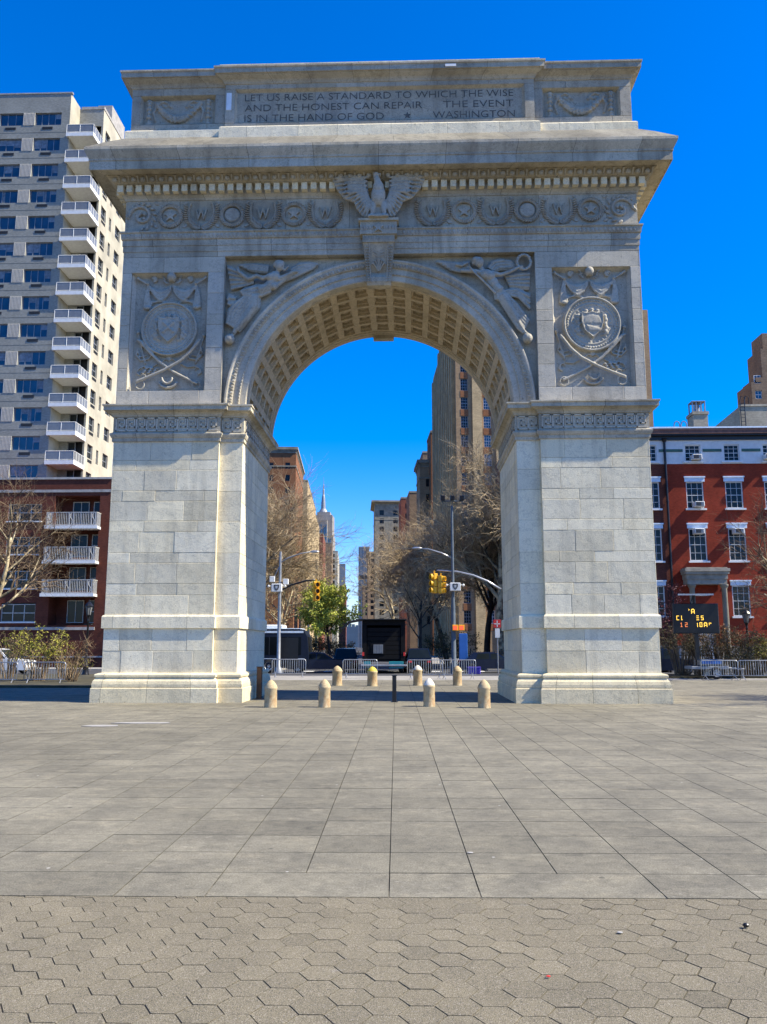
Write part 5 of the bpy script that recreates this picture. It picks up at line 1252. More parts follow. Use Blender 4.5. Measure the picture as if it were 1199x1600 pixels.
MED = [(10, .64, .8, 5, .12), (8, .55, .75, 4, .18), (7, .5, .7, 3, .22), (6, .55, .65, 3, .25), (0, 0, 0, 2, .25)]
SML = [(8, .6, .7, 4, .12), (6, .55, .7, 4, .2), (6, .5, .65, 3, .22), (0, 0, 0, 2, .25)]
def base(px, Y): p = at(px, 1000, Y); return (p.x, Y, .0)
tree('plane_tree', 'big bare plane tree with a leaning dark trunk beside the right pier', base(790, 43), 20, 4, BIG, .42, .035, lean=(-.12, 0), minr=.024)
tree('plane_tree', 'bare twiggy tree with dense crown behind the tall signal pole', base(762, 47), 17.5, 8, BIG, .32, .03, lean=(-.05, 0), minr=.0242, bark_='dark_bark')
tree('plane_tree', 'broad bare brown tree between the corniced block and the tall signal pole', base(700, 54), 15.5, 12, BIG, .3, .03, minr=.026, lean=(-.06, 0))
tree('street_tree', 'smaller bare tree whose thin branches reach over the sky gap', base(618, 66), 15.5, 15, MED, .24, .03, minr=.028, lean=(-.06, 0))
tree('street_tree', 'low bare dark tree just right of the box truck', base(655, 42), 9.5, 21, MED, .16, .03, bark_='dark_bark', minr=.016)
tree('plane_tree', 'bare tree with long arching limbs behind the left pier', base(352, 44), 19.5, 31, BIG, .36, .025, lean=(0, 0), minr=.02)
tree('street_tree', 'bare brownish street tree in front of the yellow brick block', base(446, 62), 15, 36, MED, .22, .035, twig='pale_twig', leaf_=('bud', 1, .10), minr=.022)
tree('street_tree', 'small bare street tree behind the left traffic light pole', base(436, 52), 12.5, 39, MED, .2, .03, twig='pale_twig', leaf_=('bud', 1, .08), minr=.018)
tree('street_tree', 'young tree in fresh yellow green leaf beside the sky gap', base(519, 42), 8.6, 44, MED, .14, .04, bark_='dark_bark', leaf_=('leaf_fresh', 4, .11), minr=.01)
tree('plane_tree', 'bare pale branched tree at the left edge in front of the brick apartments', base(-38, 19), 13.5, 51, MED, .2, .02, twig='brown_twig', minr=.010, lean=(.06, 0))
tree('street_tree', 'bare thin branched tree at the right edge in front of the red row house', base(1232, 20), 11.5, 57, MED, .2, .02, twig='brown_twig', minr=.010, lean=(-.06, 0))
tree('plane_tree', 'bare tree outside the right edge that throws branch shadows on the plaza', (22.5, -.8, 0), 11.5, 63, MED, .24, .03, minr=.02)

def shrub(name, label, loc, rx, h, seed, leafm, nst=26, nlf=420, ls=.05, twig='brown_twig', group=None, droop=.0):
    rnd = random.Random(seed); t = thing(name, label, 'shrub', loc, 0, group); A, Lm = MB(), MB()
    for k in range(nst):
        a = rnd.random()*6.28; s = rnd.random(); b = Vector((cos(a)*rx*.3*s, sin(a)*rx*.3*s, 0)); e = Vector((cos(a)*rx*rnd.uniform(.4, 1), sin(a)*rx*rnd.uniform(.4, 1), h*rnd.uniform(.55, 1.05)))
        m = b.lerp(e, .5)+Vector((0, 0, h*.18)); e2 = e+Vector((cos(a)*rx*.2, sin(a)*rx*.2, -droop*h)); pts = [b, m, e, e2]; A.tube(pts, [.02, .014, .009, .005], 3, rnd.random(), 0, False)
        for j in range(5):
            f = rnd.uniform(.8, 2.9); i = int(f); q = pts[i].lerp(pts[i+1], f-i); d = Vector((rnd.gauss(0, 1), rnd.gauss(0, 1), rnd.gauss(.5, .8))).normalized()*rx*rnd.uniform(.2, .45); A.tube([q, q+d*.6, q+d+Vector((0, 0, .03))], [.009, .006, .004], 3, rnd.random(), 0, False)
            for l in range(max(1, nlf//(nst*5))): leaf(Lm, q+d*rnd.random()+Vector((rnd.gauss(0, ls), rnd.gauss(0, ls), rnd.gauss(0, ls))), ls*rnd.uniform(.6, 1.3), rnd)
    A.build('stems', M[twig], t)
    if nlf: Lm.build('foliage', M[leafm], t)
    return t
def sb(px, Y, z=.1): p = at(px, 1000, Y); return (p.x, Y, z)
shrub('shrub', 'yellow green flowering shrub behind the two left barricades', sb(62, 15), 1.5, 2.4, 1, 'leaf_yellow', 44, 2600, .05)
shrub('shrub', 'twiggy brown shrub between the yellow green shrub and the brick wall', sb(104, 16), 1.3, 2.1, 2, 'leaf_rust', 40, 260, .035, 'brown_twig', droop=.15)
shrub('shrub', 'dull olive shrub at the left edge behind the barricade', sb(14, 17), 1.3, 2.4, 3, 'leaf_olive', 40, 900, .05)
shrub('shrub', 'low twiggy shrub with pale buds left of the arch plinth', sb(118, 14), .9, 1.2, 4, 'leaf_yellow', 30, 300, .03, 'brown_twig')
for k, (px, Y, rx, h, lm, lab) in enumerate(((1062, 24.2, 1.5, 2.9, 'leaf_olive', 'dense dark shrub directly under the message board'), (1092, 23.6, 1.3, 2.5, 'leaf_olive', 'brown olive shrub behind the trailer wheel'), (1118, 24.4, 1.5, 2.9, 'leaf_rust', 'rust tinted shrub below the right end of the message board'),
      (1148, 23.6, 1.4, 2.5, 'leaf_olive', 'twiggy shrub below the ground floor window of the row house'), (1178, 24.2, 1.5, 2.4, 'leaf_olive', 'olive shrub around the right lamp post'), (1205, 23.4, 1.4, 2.1, 'leaf_yellow', 'greener shrub at the right edge of the bed'), (1160, 22.6, 1.0, 1.2, 'leaf_olive', 'low shrub behind the right end of the barricades'))):
    shrub('shrub', lab, sb(px, Y), rx, h, 20+k, lm, 60, 1500, .05, 'brown_twig', 'shrubs in the right planting bed')
shrub('shrub', 'wine red leaved bush against the darker row house beside the right pier', sb(1038, 30), 1.5, 5.6, 40, 'leaf_wine', 60, 3000, .06, 'dark_bark')
shrub('shrub', 'rust orange bush behind the roof of the bus', sb(424, 43), 2.2, 4.0, 41, 'leaf_rust', 40, 1500, .09)
shrub('shrub', 'dark evergreen bush at the foot of the green leaved tree', sb(505, 45), 2.0, 2.6, 42, 'leaf_olive', 40, 1800, .08, 'dark_bark')
shrub('shrub', 'brown dry hedge left of the box truck', sb(535, 44), 1.6, 2.0, 43, 'leaf_rust', 40, 1200, .07, 'dark_bark')
shrub('shrub', 'dark hedge behind the walk signal', sb(700, 45), 2.4, 2.6, 44, 'leaf_olive', 50, 2000, .08, 'dark_bark')
# ------------------------------------------------------------------ street furniture
def m_granite():
    t = NT('tan_granite'); n = t.noise(3.5, 5, .65); c = t.mix((.44, .33, .18), (.54, .44, .27), t.ramp(n, [(.35, 0), (.65, 1)]))
    c = t.mix(c, (.34, .15, .055), t.ramp(t.noise(5, 5, .7, t.map((1, 1, .5))), [(.50, 0), (.66, .7)])); c = t.mix(c, (.16, .13, .10), t.ramp(t.noise(9, 6, .75), [(.56, 0), (.68, .6)])); c = t.mix(c, t.ramp(t.noise(60, 3), [(.3, .75), (.7, 1.15)]), 1.0, 'MULTIPLY'); t.bump(t.noise(50, 4), .4, .01)
    return t.done(c, .85, .2)
M['granite'] = m_granite(); M['granite_pale'] = plain('pale_granite', (.66, .62, .53), .85, .2); M['yellowpaint'] = plain('worn_yellow_paint', (.62, .50, .06), .6, .25)
M['signalyellow'] = plain('signal_yellow', (.80, .42, .02), .4, .1); M['redpaint'] = plain('red_paint', (.55, .03, .025), .45, .1); M['bluepaint'] = plain('blue_paint', (.03, .14, .45), .4, .1)
M['navy'] = plain('navy_car_paint', (.008, .014, .035), .25, .1, .4); M['blackcar'] = plain('black_car_paint', (.008, .009, .011), .18, .1, .7); M['greycar'] = plain('grey_car_paint', (.16, .17, .18), .22, .1, .7, .5); M['whitecar'] = plain('white_vehicle_paint', (.72, .73, .73), .25, .06, .6)
M['matt_black'] = plain('matt_black_paint', (.007, .007, .008), .75, .2, .15); M['matt_navy'] = plain('matt_navy_paint', (.008, .014, .03), .5, .15, .25); M['bluepole'] = plain('blue_grey_pole_paint', (.10, .125, .15), .6, .15, .3); M['busglass'] = glass('bus_glass', (.004, .006, .008), .25, .05); M['rubber'] = plain('tyre_rubber', (.018, .018, .018), .8, .2); M['teal'] = plain('teal_panel', (.02, .22, .26), .4, .1); M['wood'] = plain('brown_wood', (.10, .055, .03), .75, .3); M['solar'] = plain('solar_cell', (.015, .02, .05), .15, .1, .8)
M['purple'] = plain('violet_blue_crate', (.09, .06, .45), .5, .1)
def emit(name, col, s):
    t = NT(name); m = t.done((.02, .02, .02), .5); t.b.inputs['Emission Color'].default_value = (*col, 1); t.b.inputs['Emission Strength'].default_value = s; return m
M['amber'] = emit('lit_amber_led', (1, .62, .08), 1.3); M['amber_dim'] = emit('dim_amber_led', (.9, .25, .08), .8); M['redlamp'] = emit('lit_red_signal', (1, .05, .02), 1.6)

def bollard(px, py, h, r, label, topm='granite'):
    p = gr(px, py); t = thing('bollard', label, 'bollard', (p.x, p.y, 0), 0, 'stone bollards under the arch')
    mb = MB(); s = h-.24; mb.lathe((0, 0, 0), [(r*1.02, -.02), (r*1.02, .03), (r, .05), (r*.97, s-.05), (r*1.03, s-.03), (r*1.03, s+.02), (r*.98, s+.035)], 24); mb.build('shaft', M['granite'], t, True)
    mb = MB(); mb.lathe((0, 0, 0), [(r*.98, s+.035), (r*.95, s+.06), (r*.78, s+.12), (r*.5, s+.19), (r*.2, s+.235), (0, s+.25)], 24); mb.build('dome', M[topm], t, True)
for a in ((423, 1105, .82, .195, 'round tan stone bollard nearest the left pier, front row'), (507, 1105, .84, .185, 'second front row stone bollard from the left with rust stain'),
          (671, 1104, .86, .18, 'front row stone bollard with a whitish dome top', 'granite_pale'), (757, 1106, .84, .19, 'front row stone bollard nearest the right pier'),
          (527, 1071, .92, .24, 'back row stone bollard farthest left'), (582, 1072, .90, .24, 'back row stone bollard with a yellow painted top', 'yellowpaint'),
          (653, 1071, .95, .22, 'back row stone bollard with pale top left of the steel barricade', 'granite_pale'), (715, 1071, .92, .22, 'back row stone bollard in front of the steel barricades')):
    bollard(*a)
def post(px, py, h, w, mat, label):
    p = gr(px, py); t = thing('post', label, 'post', (p.x, p.y, 0)); mb = MB(); mb.bbox(-w/2, w/2, -w/2, w/2, -.02, h, .015); mb.box(-w/2-.015, w/2+.015, -w/2-.015, w/2+.015, h, h+.03, .8); mb.box(-w*.8, w*.8, -w*.8, w*.8, -.01, .02); mb.build('shaft', M[mat], t)
post(616.5, 1097, .86, .14, 'blackpaint', 'slender square dark post standing in the middle of the archway')
post(405, 1092, 1.1, .18, 'wood', 'brown square wooden post beside the left pier')

def barricade(x, y, rz, label, W=2.0, first=[None]):
    if first[0] is None:
        t = thing('barricade', label, 'barricade', (x, y, 0), rz, 'steel crowd barricades'); mb = MB(); h = 1.08; z0 = .26; c = .12
        fr_ = [(0, 0, z0), (0, 0, h-c)]+[(c-c*cos(a*pi/8), 0, h-c+c*sin(a*pi/8)) for a in range(1, 5)]+[(W-c+c*sin(a*pi/8), 0, h-c+c*cos(a*pi/8)) for a in range(0, 5)]+[(W, 0, z0), (0, 0, z0)]
        mb.tube(fr_, .024, 7); mb.build('frame', M['steel'], t, True)
        mb = MB()
        for k in range(1, 15): mb.tube([(W*k/15, 0, z0), (W*k/15, 0, h)], .011, 5)
        mb.build('bars', M['steel'], t)
        for u in (.2, W-.2):
            mb = MB(); mb.tube([(u, 0, z0+.1), (u, 0, z0), (u+.05, -.30, .03), (u+.05, -.36, .02)], .02, 6); mb.tube([(u, 0, z0), (u-.05, .30, .03), (u-.05, .36, .02)], .02, 6); mb.build('foot', M['steel'], t)
        first[0] = t; return t
    return dup(first[0], (x, y, 0), rz, label)
p = gr(37, 1070); barricade(p.x, p.y, .03, 'grey steel barricade in front of the yellow green shrub')
p = gr(-36, 1070); barricade(p.x, p.y, -.05, 'steel barricade cut off by the left edge of the picture')
p = gr(1097, 1063); barricade(p.x, p.y, 0, 'steel barricade in front of the trailer wheel')
barricade(p.x+2.05, p.y+.05, -.04, 'steel barricade right of the trailer wheel in front of bare shrubs')
p = gr(637, 1061); barricade(p.x, p.y, .0, 'steel barricade behind the two right back row bollards, left piece')
barricade(p.x+1.9, p.y-.15, .05, 'steel barricade beside the violet crate, right end of the row')
p = gr(536, 1060); barricade(p.x, p.y, .06, 'steel barricade behind the yellow topped bollard')
p = gr(425, 1059); barricade(p.x, p.y, .12, 'steel barricade beside the left pier in front of the bus')

# message board trailer
VY = 21.4; v0, v1 = at(1053, 990, VY), at(1121, 943, VY); vx = (v0.x+v1.x)/2
ms = thing('message_board', 'black electronic message board with amber letters on a small trailer', 'message board', (vx, VY, 0))
W = v1.x-v0.x; zb_, zt_ = v0.z, v1.z; H = zt_-zb_
mb = MB(); mb.bbox(-W/2, W/2, -.12, .12, zb_, zt_, .03, .4); mb.box(-W/2+.1, W/2-.1, -.135, -.12, zb_+.1, zt_-.1, .1)
scr = mb.build('screen', M['blackpaint'], ms)
GL = {"'": ["100", "010", "100", "000", "000", "000", "000"], 'A': ["01110", "11011", "10001", "10001", "11111", "10001", "10001"], 'C': ["1111", "1000", "1000", "1000", "1000", "1000", "1111"], 'L': ["100", "100", "100", "100", "100", "100", "110"],
      'E': ["1111", "0000", "0000", "1111", "0000", "0000", "1111"], 'S': ["1111", "1000", "1000", "1111", "0001", "0001", "1111"], '1': ["010", "110", "010", "010", "010", "010", "111"], '2': ["1111", "0001", "0001", "1111", "1000", "1000", "1111"],
      'i': ["0", "1", "1", "1", "1", "1", "1"], 'O': ["1111", "1001", "1001", "1001", "1001", "1001", "1111"], 'r': ["1111", "1001", "1000", "1000", "0000", "0000", "0000"]}
def led(s, zx, zy, hh, mat):
    x = -W/2+(zx-155)/(640-155)*W; z = zt_-(zy-240)/(575-240)*H; c = hh/335*H/7; mb = MB()
    for i, row in enumerate(GL[s]):
        for j, b in enumerate(row):
            if b == '1': mb.box(x+j*c+.004, x+(j+1)*c-.004, -.15, -.136, z-(i+1)*c+.004, z-i*c-.004)
    mb.build('letter', M[mat], scr)
for a in (("'", 318, 300, 46, 'amber'), ('A', 346, 300, 54, 'amber'), ('C', 185, 376, 50, 'amber'), ('L', 236, 376, 50, 'amber'), ('E', 398, 376, 50, 'amber'), ('S', 447, 376, 50, 'amber'), ('1', 224, 452, 50, 'amber_dim'), ('2', 272, 452, 50, 'amber_dim'), ('i', 402, 450, 52, 'amber'), ('O', 428, 450, 52, 'amber'), ('A', 474, 450, 52, 'amber'), ('r', 528, 455, 46, 'amber')): led(*a)
mb = MB(); mb.box(-.1, .1, -.08, .12, .75, zb_, .5); mb.tube([(0, .1, zt_-.4), (0, .1, zt_+.55)], .09, 10); mb.tube([(-.25, 0, zt_), (-.05, 0, zt_+.5)], .03, 6); mb.build('mast', M['blackpaint'], ms)
mb = MB(); mb.box(-W*.4, W*.36, -.4, .55, zt_+.48, zt_+.53, .5, 0); mb.box(-W*.4-.03, W*.36+.03, -.44, -.4, zt_+.46, zt_+.55, .5, 1); mb.build('solar_panel', [M['solar'], M['steel']], ms)
mb = MB(); mb.bbox(-.6, 1.5, -.65, .65, .55, .72, .02, .5, 1); mb.bbox(-.1, 1.2, -.62, .5, .72, 1.12, .05, .5, 0); mb.box(0, 1.1, -.635, -.622, .86, 1.02, .5, 2); mb.tube([(1.5, 0, .62), (2.6, 0, .55)], .05, 6, .5, 1); mb.tube([(2.5, 0, 0), (2.5, 0, .6)], .035, 6, .5, 1)
mb.build('trailer', [M['greycar'], M['greymetal'], M['bluepaint']], ms)
def wheel(parent, x, y, r, w=.22, name='wheel'):
    mb = MB(); mb.lathe((x, y, r), [(r*.62, -w/2), (r*.92, -w/2), (r, -w/2+.04), (r, w/2-.04), (r*.92, w/2), (r*.62, w/2)], 24, ax='y'); o = mb.build(name, M['rubber'], parent, True)
    mb = MB(); mb.lathe((x, y, r), [(0, -w/2+.02), (r*.2, -w/2+.0), (r*.22, -w/2+.03), (r*.55, -w/2+.03), (r*.63, -w/2-.005), (r*.63, w/2+.005), (r*.5, w/2-.03), (0, w/2-.02)], 20, ax='y')
    for k in range(5): a = k*1.2566; mb.ell((x+r*.38*cos(a), y-w/2+.02, r+r*.38*sin(a)), (r*.09, .02, r*.09), n=6, m=4, mi=1)
    mb.build('rim', [M['steel'], M['blackpaint']], o)
wheel(ms, .75, -.72, .34); wheel(ms, .75, .72, .34)

# lamp posts with lanterns
def lantern_post(px, Y, ptop, label):
    p = at(px, ptop, Y); t = thing('lamp_post', label, 'lamp post', (p.x, Y, 0)); H = p.z-.95
    mb = MB(); mb.lathe((0, 0, 0), [(.24, 0), (.24, .12), (.2, .2), (.17, .55), (.2, .62), (.12, .75), (.075, 1.0), (.055, H-.4), (.09, H-.36), (.06, H-.28), (.1, H-.05), (.13, H)], 14); mb.tube([(-.28, 0, H-.55), (.28, 0, H-.55)], .022, 6); mb.build('post', M['blackpaint'], t, True)
    mb = MB(); mb.lathe((0, 0, H), [(.13, .04), (.24, .55)], 8, .5, 0); mb.build('lantern_glass', M['railglass'], t)
    mb = MB(); mb.lathe((0, 0, H), [(.16, 0), (.16, .04)], 8); mb.lathe((0, 0, H), [(.28, .55), (.28, .59), (.2, .72), (.1, .82), (.05, .86), (.05, .95), (0, .98)], 8)
    for k in range(8): a = k*pi/4; mb.tube([(.135*cos(a), .135*sin(a), H+.03), (.25*cos(a), .25*sin(a), H+.56)], .014, 4)
    mb.build('lantern_frame', M['blackpaint'], t)
lantern_post(140, 24, 938, 'black lantern lamp post in front of the brick apartments, left of the arch')
lantern_post(1165, 26, 950, 'black lantern lamp post in front of the row house ground floor window')

# traffic light poles
def signal_head(parent, x, y, z, yaw=0.0, s=1.0):
    mb = MB(); R_ = Matrix.Rotation(yaw, 3, 'Z')
    for k in range(3):
        zz = z-(k+.5)*.36*s; 
        def tr(m0):
            for i in range(n0, len(m0.v)): q = R_ @ (Vector(m0.v[i])-Vector((x, y, 0))); m0.v[i] = (q.x+x, q.y+y, q.z)
        n0 = len(mb.v); mb.bbox(x-.17*s, x+.17*s, y-.14, y+.14, zz-.17*s, zz+.17*s, .02, .5, 0)
        mb.lathe((x, y-.14, zz), [(.145*s, 0), (.15*s, -.2), (.135*s, -.2), (.13*s, 0)], 14, .4, 0, ax='y'); mb.lathe((x, y-.145, zz), [(0, -.02), (.13*s, 0)], 14, .5, 1, ax='y'); tr(mb)
    mb.box(x-.05, x+.05, y-.05, y+.05, z, z+.18, .5, 0)
    return mb.build('signal_head', [M['signalyellow'], M['blackpaint']], parent)
def shield(cx, cz, s): return [(cx-.5*s, cz+.5*s), (cx-.2*s, cz+.55*s), (cx, cz+.48*s), (cx+.2*s, cz+.55*s), (cx+.5*s, cz+.5*s), (cx+.5*s, cz), (cx+.3*s, cz-.4*s), (cx, cz-.65*s), (cx-.3*s, cz-.4*s), (cx-.5*s, cz)]
def camera_box(parent, x, y, z):
    mb = MB(); mb.bbox(x-.36, x+.36, y-.2, y+.2, z-.28, z+.28, .03, .6, 0); mb.prism(shield(x, z+.02, .36), y-.208, y-.2, .5, 1); mb.prism(shield(x, z+.02, .24), y-.214, y-.208, .5, 2); mb.prism(star_poly(x, z+.04, .07), y-.22, y-.214, .5, 0)
    for s in (-1, 1): mb.tube([(x+s*.36, y, z+.12), (x+s*.55, y, z+.16)], .03, 5, .5, 0); mb.ell((x+s*.58, y, z+.12), (.08, .08, .1), n=8, m=5, mi=0)
    return mb.build('camera_box', [M['whitepaint'], M['blackpaint'], M['greymetal']], parent)
SY = 30.0
def S_(px, py): return at(px, py, SY)
p = S_(436, 1000); tl = thing('traffic_light', 'grey pole with one yellow traffic signal and curved street lamp arm, left of the avenue', 'traffic light', (p.x, SY, 0))
def L(px, py, o): q = S_(px, py); return (q.x-o.x, 0, q.z)
mb = MB(); mb.lathe((0, 0, 0), [(.3, 0), (.28, .3), (.14, .5), (.12, 4), L(437, 863, p)[0:1] and (.08, S_(437, 862).z)], 12); mb.build('pole', M['greymetal'], tl, True)
mb = MB(); mb.tube([L(437, 880, p), L(450, 872, p), L(470, 865, p), L(487, 862, p)], [.06, .05, .045, .04], 7); mb.tube([L(425, 910, p), L(432, 895, p), L(437, 885, p)], .04, 6); mb.build('lamp_arm', M['greymetal'], tl, True)
a = L(492, 862, p); mb = MB(); mb.ell((a[0], 0, a[2]), (.35, .16, .09), n=12, m=6); mb.build('lamp_head', M['steel'], tl, True)
mb = MB(); mb.tube([L(437, 924, p), L(455, 914, p), L(480, 907, p), L(495, 906, p)], [.08, .07, .06, .05], 8); mb.build('signal_arm', M['blackpaint'], tl, True)
a = L(494.5, 909, p); signal_head(tl, a[0], -.1, a[2], .5, 1.25); a = L(434, 919, p); camera_box(tl, a[0], -.3, a[2]); 
mb = MB()
for px, py in ((426, 905), (447, 909)): a = L(px, py, p); mb.bbox(a[0]-.18, a[0]+.18, -.15, .15, a[2]-.2, a[2]+.2, .02)
mb.build('junction_box', M['whitepaint'], tl)
p = S_(709, 1000); t2 = thing('traffic_light', 'tall blue grey pole with paired yellow signals and floodlights, right of the avenue', 'traffic light', (p.x, SY, 0))
mb = MB(); mb.lathe((0, 0, 0), [(.28, 0), (.26, .4), (.17, .6), (.15, 4.6), (.11, 5.2), (.08, S_(709, 790).z)], 14); mb.tube([L(690, 783, p), L(724, 783, p)], .05, 6); mb.build('pole', M['bluepole'], t2, True)
for px in (692, 707, 722):
    a = L(px, 779, p); mb = MB(); mb.bbox(a[0]-.16, a[0]+.16, -.2, .15, a[2]-.15, a[2]+.2, .03); mb.tube([(a[0], 0, a[2]-.15), (a[0], 0, a[2]-.3)], .03, 5); mb.build('floodlight', M['blackpaint'], t2)
mb = MB(); mb.tube([L(707, 872, p), L(690, 864, p), L(670, 858, p), L(655, 857, p)], [.06, .055, .05, .04], 7); mb.build('lamp_arm', M['steel'], t2, True)
a = L(652, 856.5, p); mb = MB(); mb.ell((a[0], 0, a[2]), (.38, .16, .09), n=12, m=6); mb.build('lamp_head', M['steel'], t2, True)
mb = MB(); mb.tube([L(783, 921, p), L(762, 908, p), L(740, 899, p), L(715, 893, p), L(683, 891, p)], [.08, .075, .07, .06, .05], 8); mb.build('signal_arm', M['steel'], t2, True)
a = L(679, 896, p); signal_head(t2, a[0], -.1, a[2], -1.1, 1.3); a = L(689, 900, p); signal_head(t2, a[0], -.25, a[2], 1.2, 1.15); a = L(711, 917.5, p); camera_box(t2, a[0], -.32, a[2])
a = L(711, 981, p); mb = MB(); mb.bbox(a[0]-.2, a[0]+.2, -.4, -.1, a[2]-.2, a[2]+.2, .02, .5, 0); mb.box(a[0]-.13, a[0]+.13, -.41, -.4, a[2]-.13, a[2]+.13, .5, 1); mb.build('walk_signal', [M['signalyellow'], M['redlamp']], t2)
a = L(721, 981, p); mb = MB(); mb.bbox(a[0]-.2, a[0]+.2, -.3, 0, a[2]-.2, a[2]+.2, .02, .5, 0); mb.box(a[0]-.13, a[0]+.13, -.31, -.3, a[2]-.13, a[2]+.13, .5, 1); mb.build('walk_signal', [M['signalyellow'], M['redlamp']], t2)
# small signs and boxes
p = at(724, 1000, 33); t = thing('information_panel', 'narrow upright blue information panel beside the tall signal pole', 'panel', (p.x, 33, 0)); mb = MB(); z1 = at(724, 990, 33).z; mb.bbox(-.3, .3, -.08, .08, .5, z1, .02); mb.build('face', M['bluepaint'], t); mb = MB(); mb.box(-.25, -.15, -.05, .05, 0, .5); mb.box(.15, .25, -.05, .05, 0, .5); mb.build('leg', M['greymetal'], t)
p = at(777, 975, 31); t = thing('sign', 'small red and white sign on a thin post beside the right pier', 'sign', (p.x, 31, 0)); mb = MB(); mb.tube([(0, 0, 0), (0, 0, p.z+.3)], .04, 6); mb.build('post', M['greymetal'], t)
mb = MB(); mb.bbox(-.26, .26, -.06, -.04, p.z-.25, p.z+.3, .008, .5, 0); mb.box(-.2, .2, -.066, -.06, p.z-.02, p.z+.04, .5, 1); mb.box(-.03, .03, -.066, -.06, p.z-.2, p.z+.24, .5, 1); mb.build('sign_face', [M['redpaint'], M['whitepaint']], t); mb = MB(); mb.bbox(-.16, .16, -.06, -.04, p.z-.95, p.z-.32, .008); mb.build('lower_plate', M['whitepaint'], t)
p = gr(741, 1053); t = thing('crate', 'small violet blue crate on the ground right of the barricades', 'crate', (p.x, p.y, 0)); mb = MB(); mb.bbox(-.42, .42, -.3, .3, 0, .42, .03); 
for k in range(6): mb.box(-.36+k*.13, -.29+k*.13, -.312, -.3, .08, .34, -1)
mb.build('body', M['purple'], t); mb = MB(); mb.bbox(-.45, .45, -.33, .33, .42, .47, .015); mb.build('rim', M['purple'], t)
for k, (px, py, sx, sy, lab) in enumerate(((158, 1134.5, .42, .22, 'pale flat patch on the paving nearest the left pier, smaller one'), (222, 1130, .72, .2, 'pale flat patch on the paving left of the arch, longer one'))):  # pale flat patches lying on the paving
    p = gr(px, py); t = thing('flat_patch', lab, 'sheet', (p.x, p.y, .004)); mb = MB(); r = random.Random(k); 
    mb.prismz([(-sx, -sy*.6), (-sx*.3, -sy), (sx*.6, -sy*.7), (sx, -sy*.2), (sx*.8, sy*.7), (-.1*sx, sy), (-sx*.8, sy*.6)], .001, .009, .3); mb.build('sheet', M['concrete'], t)

for k, (px, py, r_, mt, lab) in enumerate(((1166, 1449, .022, 'blackpaint', 'small dark stone chip lying on the hexagonal pavers at the right'), (857, 1527, .014, 'redpaint', 'tiny red scrap on the hexagonal pavers right of centre'), (969, 1458, .02, 'concrete', 'small pale flattened scrap on the hexagonal pavers left of the dark chip'), (735, 1333, .03, 'concrete', 'pale flattened scrap on the big slabs right of the centre joint'))):
    p = gr(px, py); t = thing('litter', lab, 'litter', (p.x, p.y, .002)); mb = MB(); mb.ell((0, 0, .004 if k else .012), (r_, r_*.8, .004 if k else .014), n=9, m=5); mb.build('scrap', M[mt], t); t['kind'] = 'thing'
# ------------------------------------------------------------------ vehicles
def car(label, x, y, mat, rz=0.0, L_=4.6, suv=False, cat='car'):
    t = thing('parked_car', label, cat, (x, y, 0), rz); W = .88; zt = 1.72 if suv else 1.45; zb = .98 if suv else .9
    def body(mb, prof, w0, w1, mi, tone=.5):
        n = len(prof); cz = zb
        def wid(z): return w0 if z <= cz else w0+(w1-w0)*(z-cz)/(zt-cz)
        vs = [(px_, -wid(z), z) for px_, z in prof]+[(px_, wid(z), z) for px_, z in prof]; fs = [tuple(range(n)), tuple(range(2*n-1, n-1, -1))]+[(i, (i+1) % n, n+(i+1) % n, n+i) for i in range(n)]; mb.add(vs, fs, tone, mi)
    h = L_/2; mb = MB(); body(mb, [(-h, .45), (-h+.1, .28), (h-.1, .28), (h, .45), (h-.02, .68), (h-.15, zb-.08), (h-1.15, zb+.03), (-h+.35 if suv else -h+.9, zb+.03), (-h+.04, zb-.05), (-h-.02, .7)], W, W, 0); 
    top = [(h-1.2, zb), (h-1.95, zt-.06), (h-2.4, zt), (-h+1.0 if not suv else -h+.45, zt-.02), (-h+.45 if not suv else -h+.15, zb)]
    body(mb, top, W-.03, W-.2, 0)
    o = mb.build('body', M[mat], t)
    mb = MB()
    for s in (-1, 1):
        def wy(z): return s*(W-.03+(-.17)*(z-zb)/(zt-zb)+.006)
        for a, b, a2, b2 in ((h-1.42, h-2.42, h-2.05, h-2.42), (h-2.5, -h+1.15 if not suv else -h+.75, h-2.5, -h+1.3 if not suv else -h+.85)):
            z0, z1 = zb+.05, zt-.1; mb.quad((a, wy(z0), z0), (b, wy(z0), z0), (b2, wy(z1), z1), (a2, wy(z1), z1))
    w0, w1 = W-.1, W-.26
    mb.quad((h-1.24, -w0, zb+.06), (h-1.24, w0, zb+.06), (h-1.9, w1, zt-.09), (h-1.9, -w1, zt-.09)); x0, x1 = ((-h+.5, -h+.95) if not suv else (-h+.165, -h+.42)); mb.quad((x0-.01, -w0, zb+.06), (x0-.01, w0, zb+.06), (x1-.01, w1, zt-.09), (x1-.01, -w1, zt-.09))
    mb.build('windows', M['glass'], t)
    for xx in (-h+.85, h-.9):
        for s in (-1, 1): wheel(t, xx, s*(W-.08), .33, .2)
    for s in (-1, 1):
        mb = MB(); mb.bbox(h-.12, h+.01, s*.6-.16, s*.6+.16, .62, .76, .02); mb.build('headlight', M['railglass'], t); mb = MB(); mb.bbox(-h-.03, -h+.06, s*.66-.13, s*.66+.13, .7, .84, .02); mb.build('tail_light', M['redpaint'], t)
    return t
def cx(px, Y): return at(px, 1040, Y).x
car('navy blue parked saloon car left of the box truck', cx(500, 32), 32, 'navy')
car('dark parked car with tall blue rear window just left of the box truck', cx(541, 34.5), 34.5, 'blackcar', pi/2+FAV, 4.7, True)
car('navy parked car right of the barricades beside the right pier', cx(768, 32.5), 32.5, 'navy', 0)
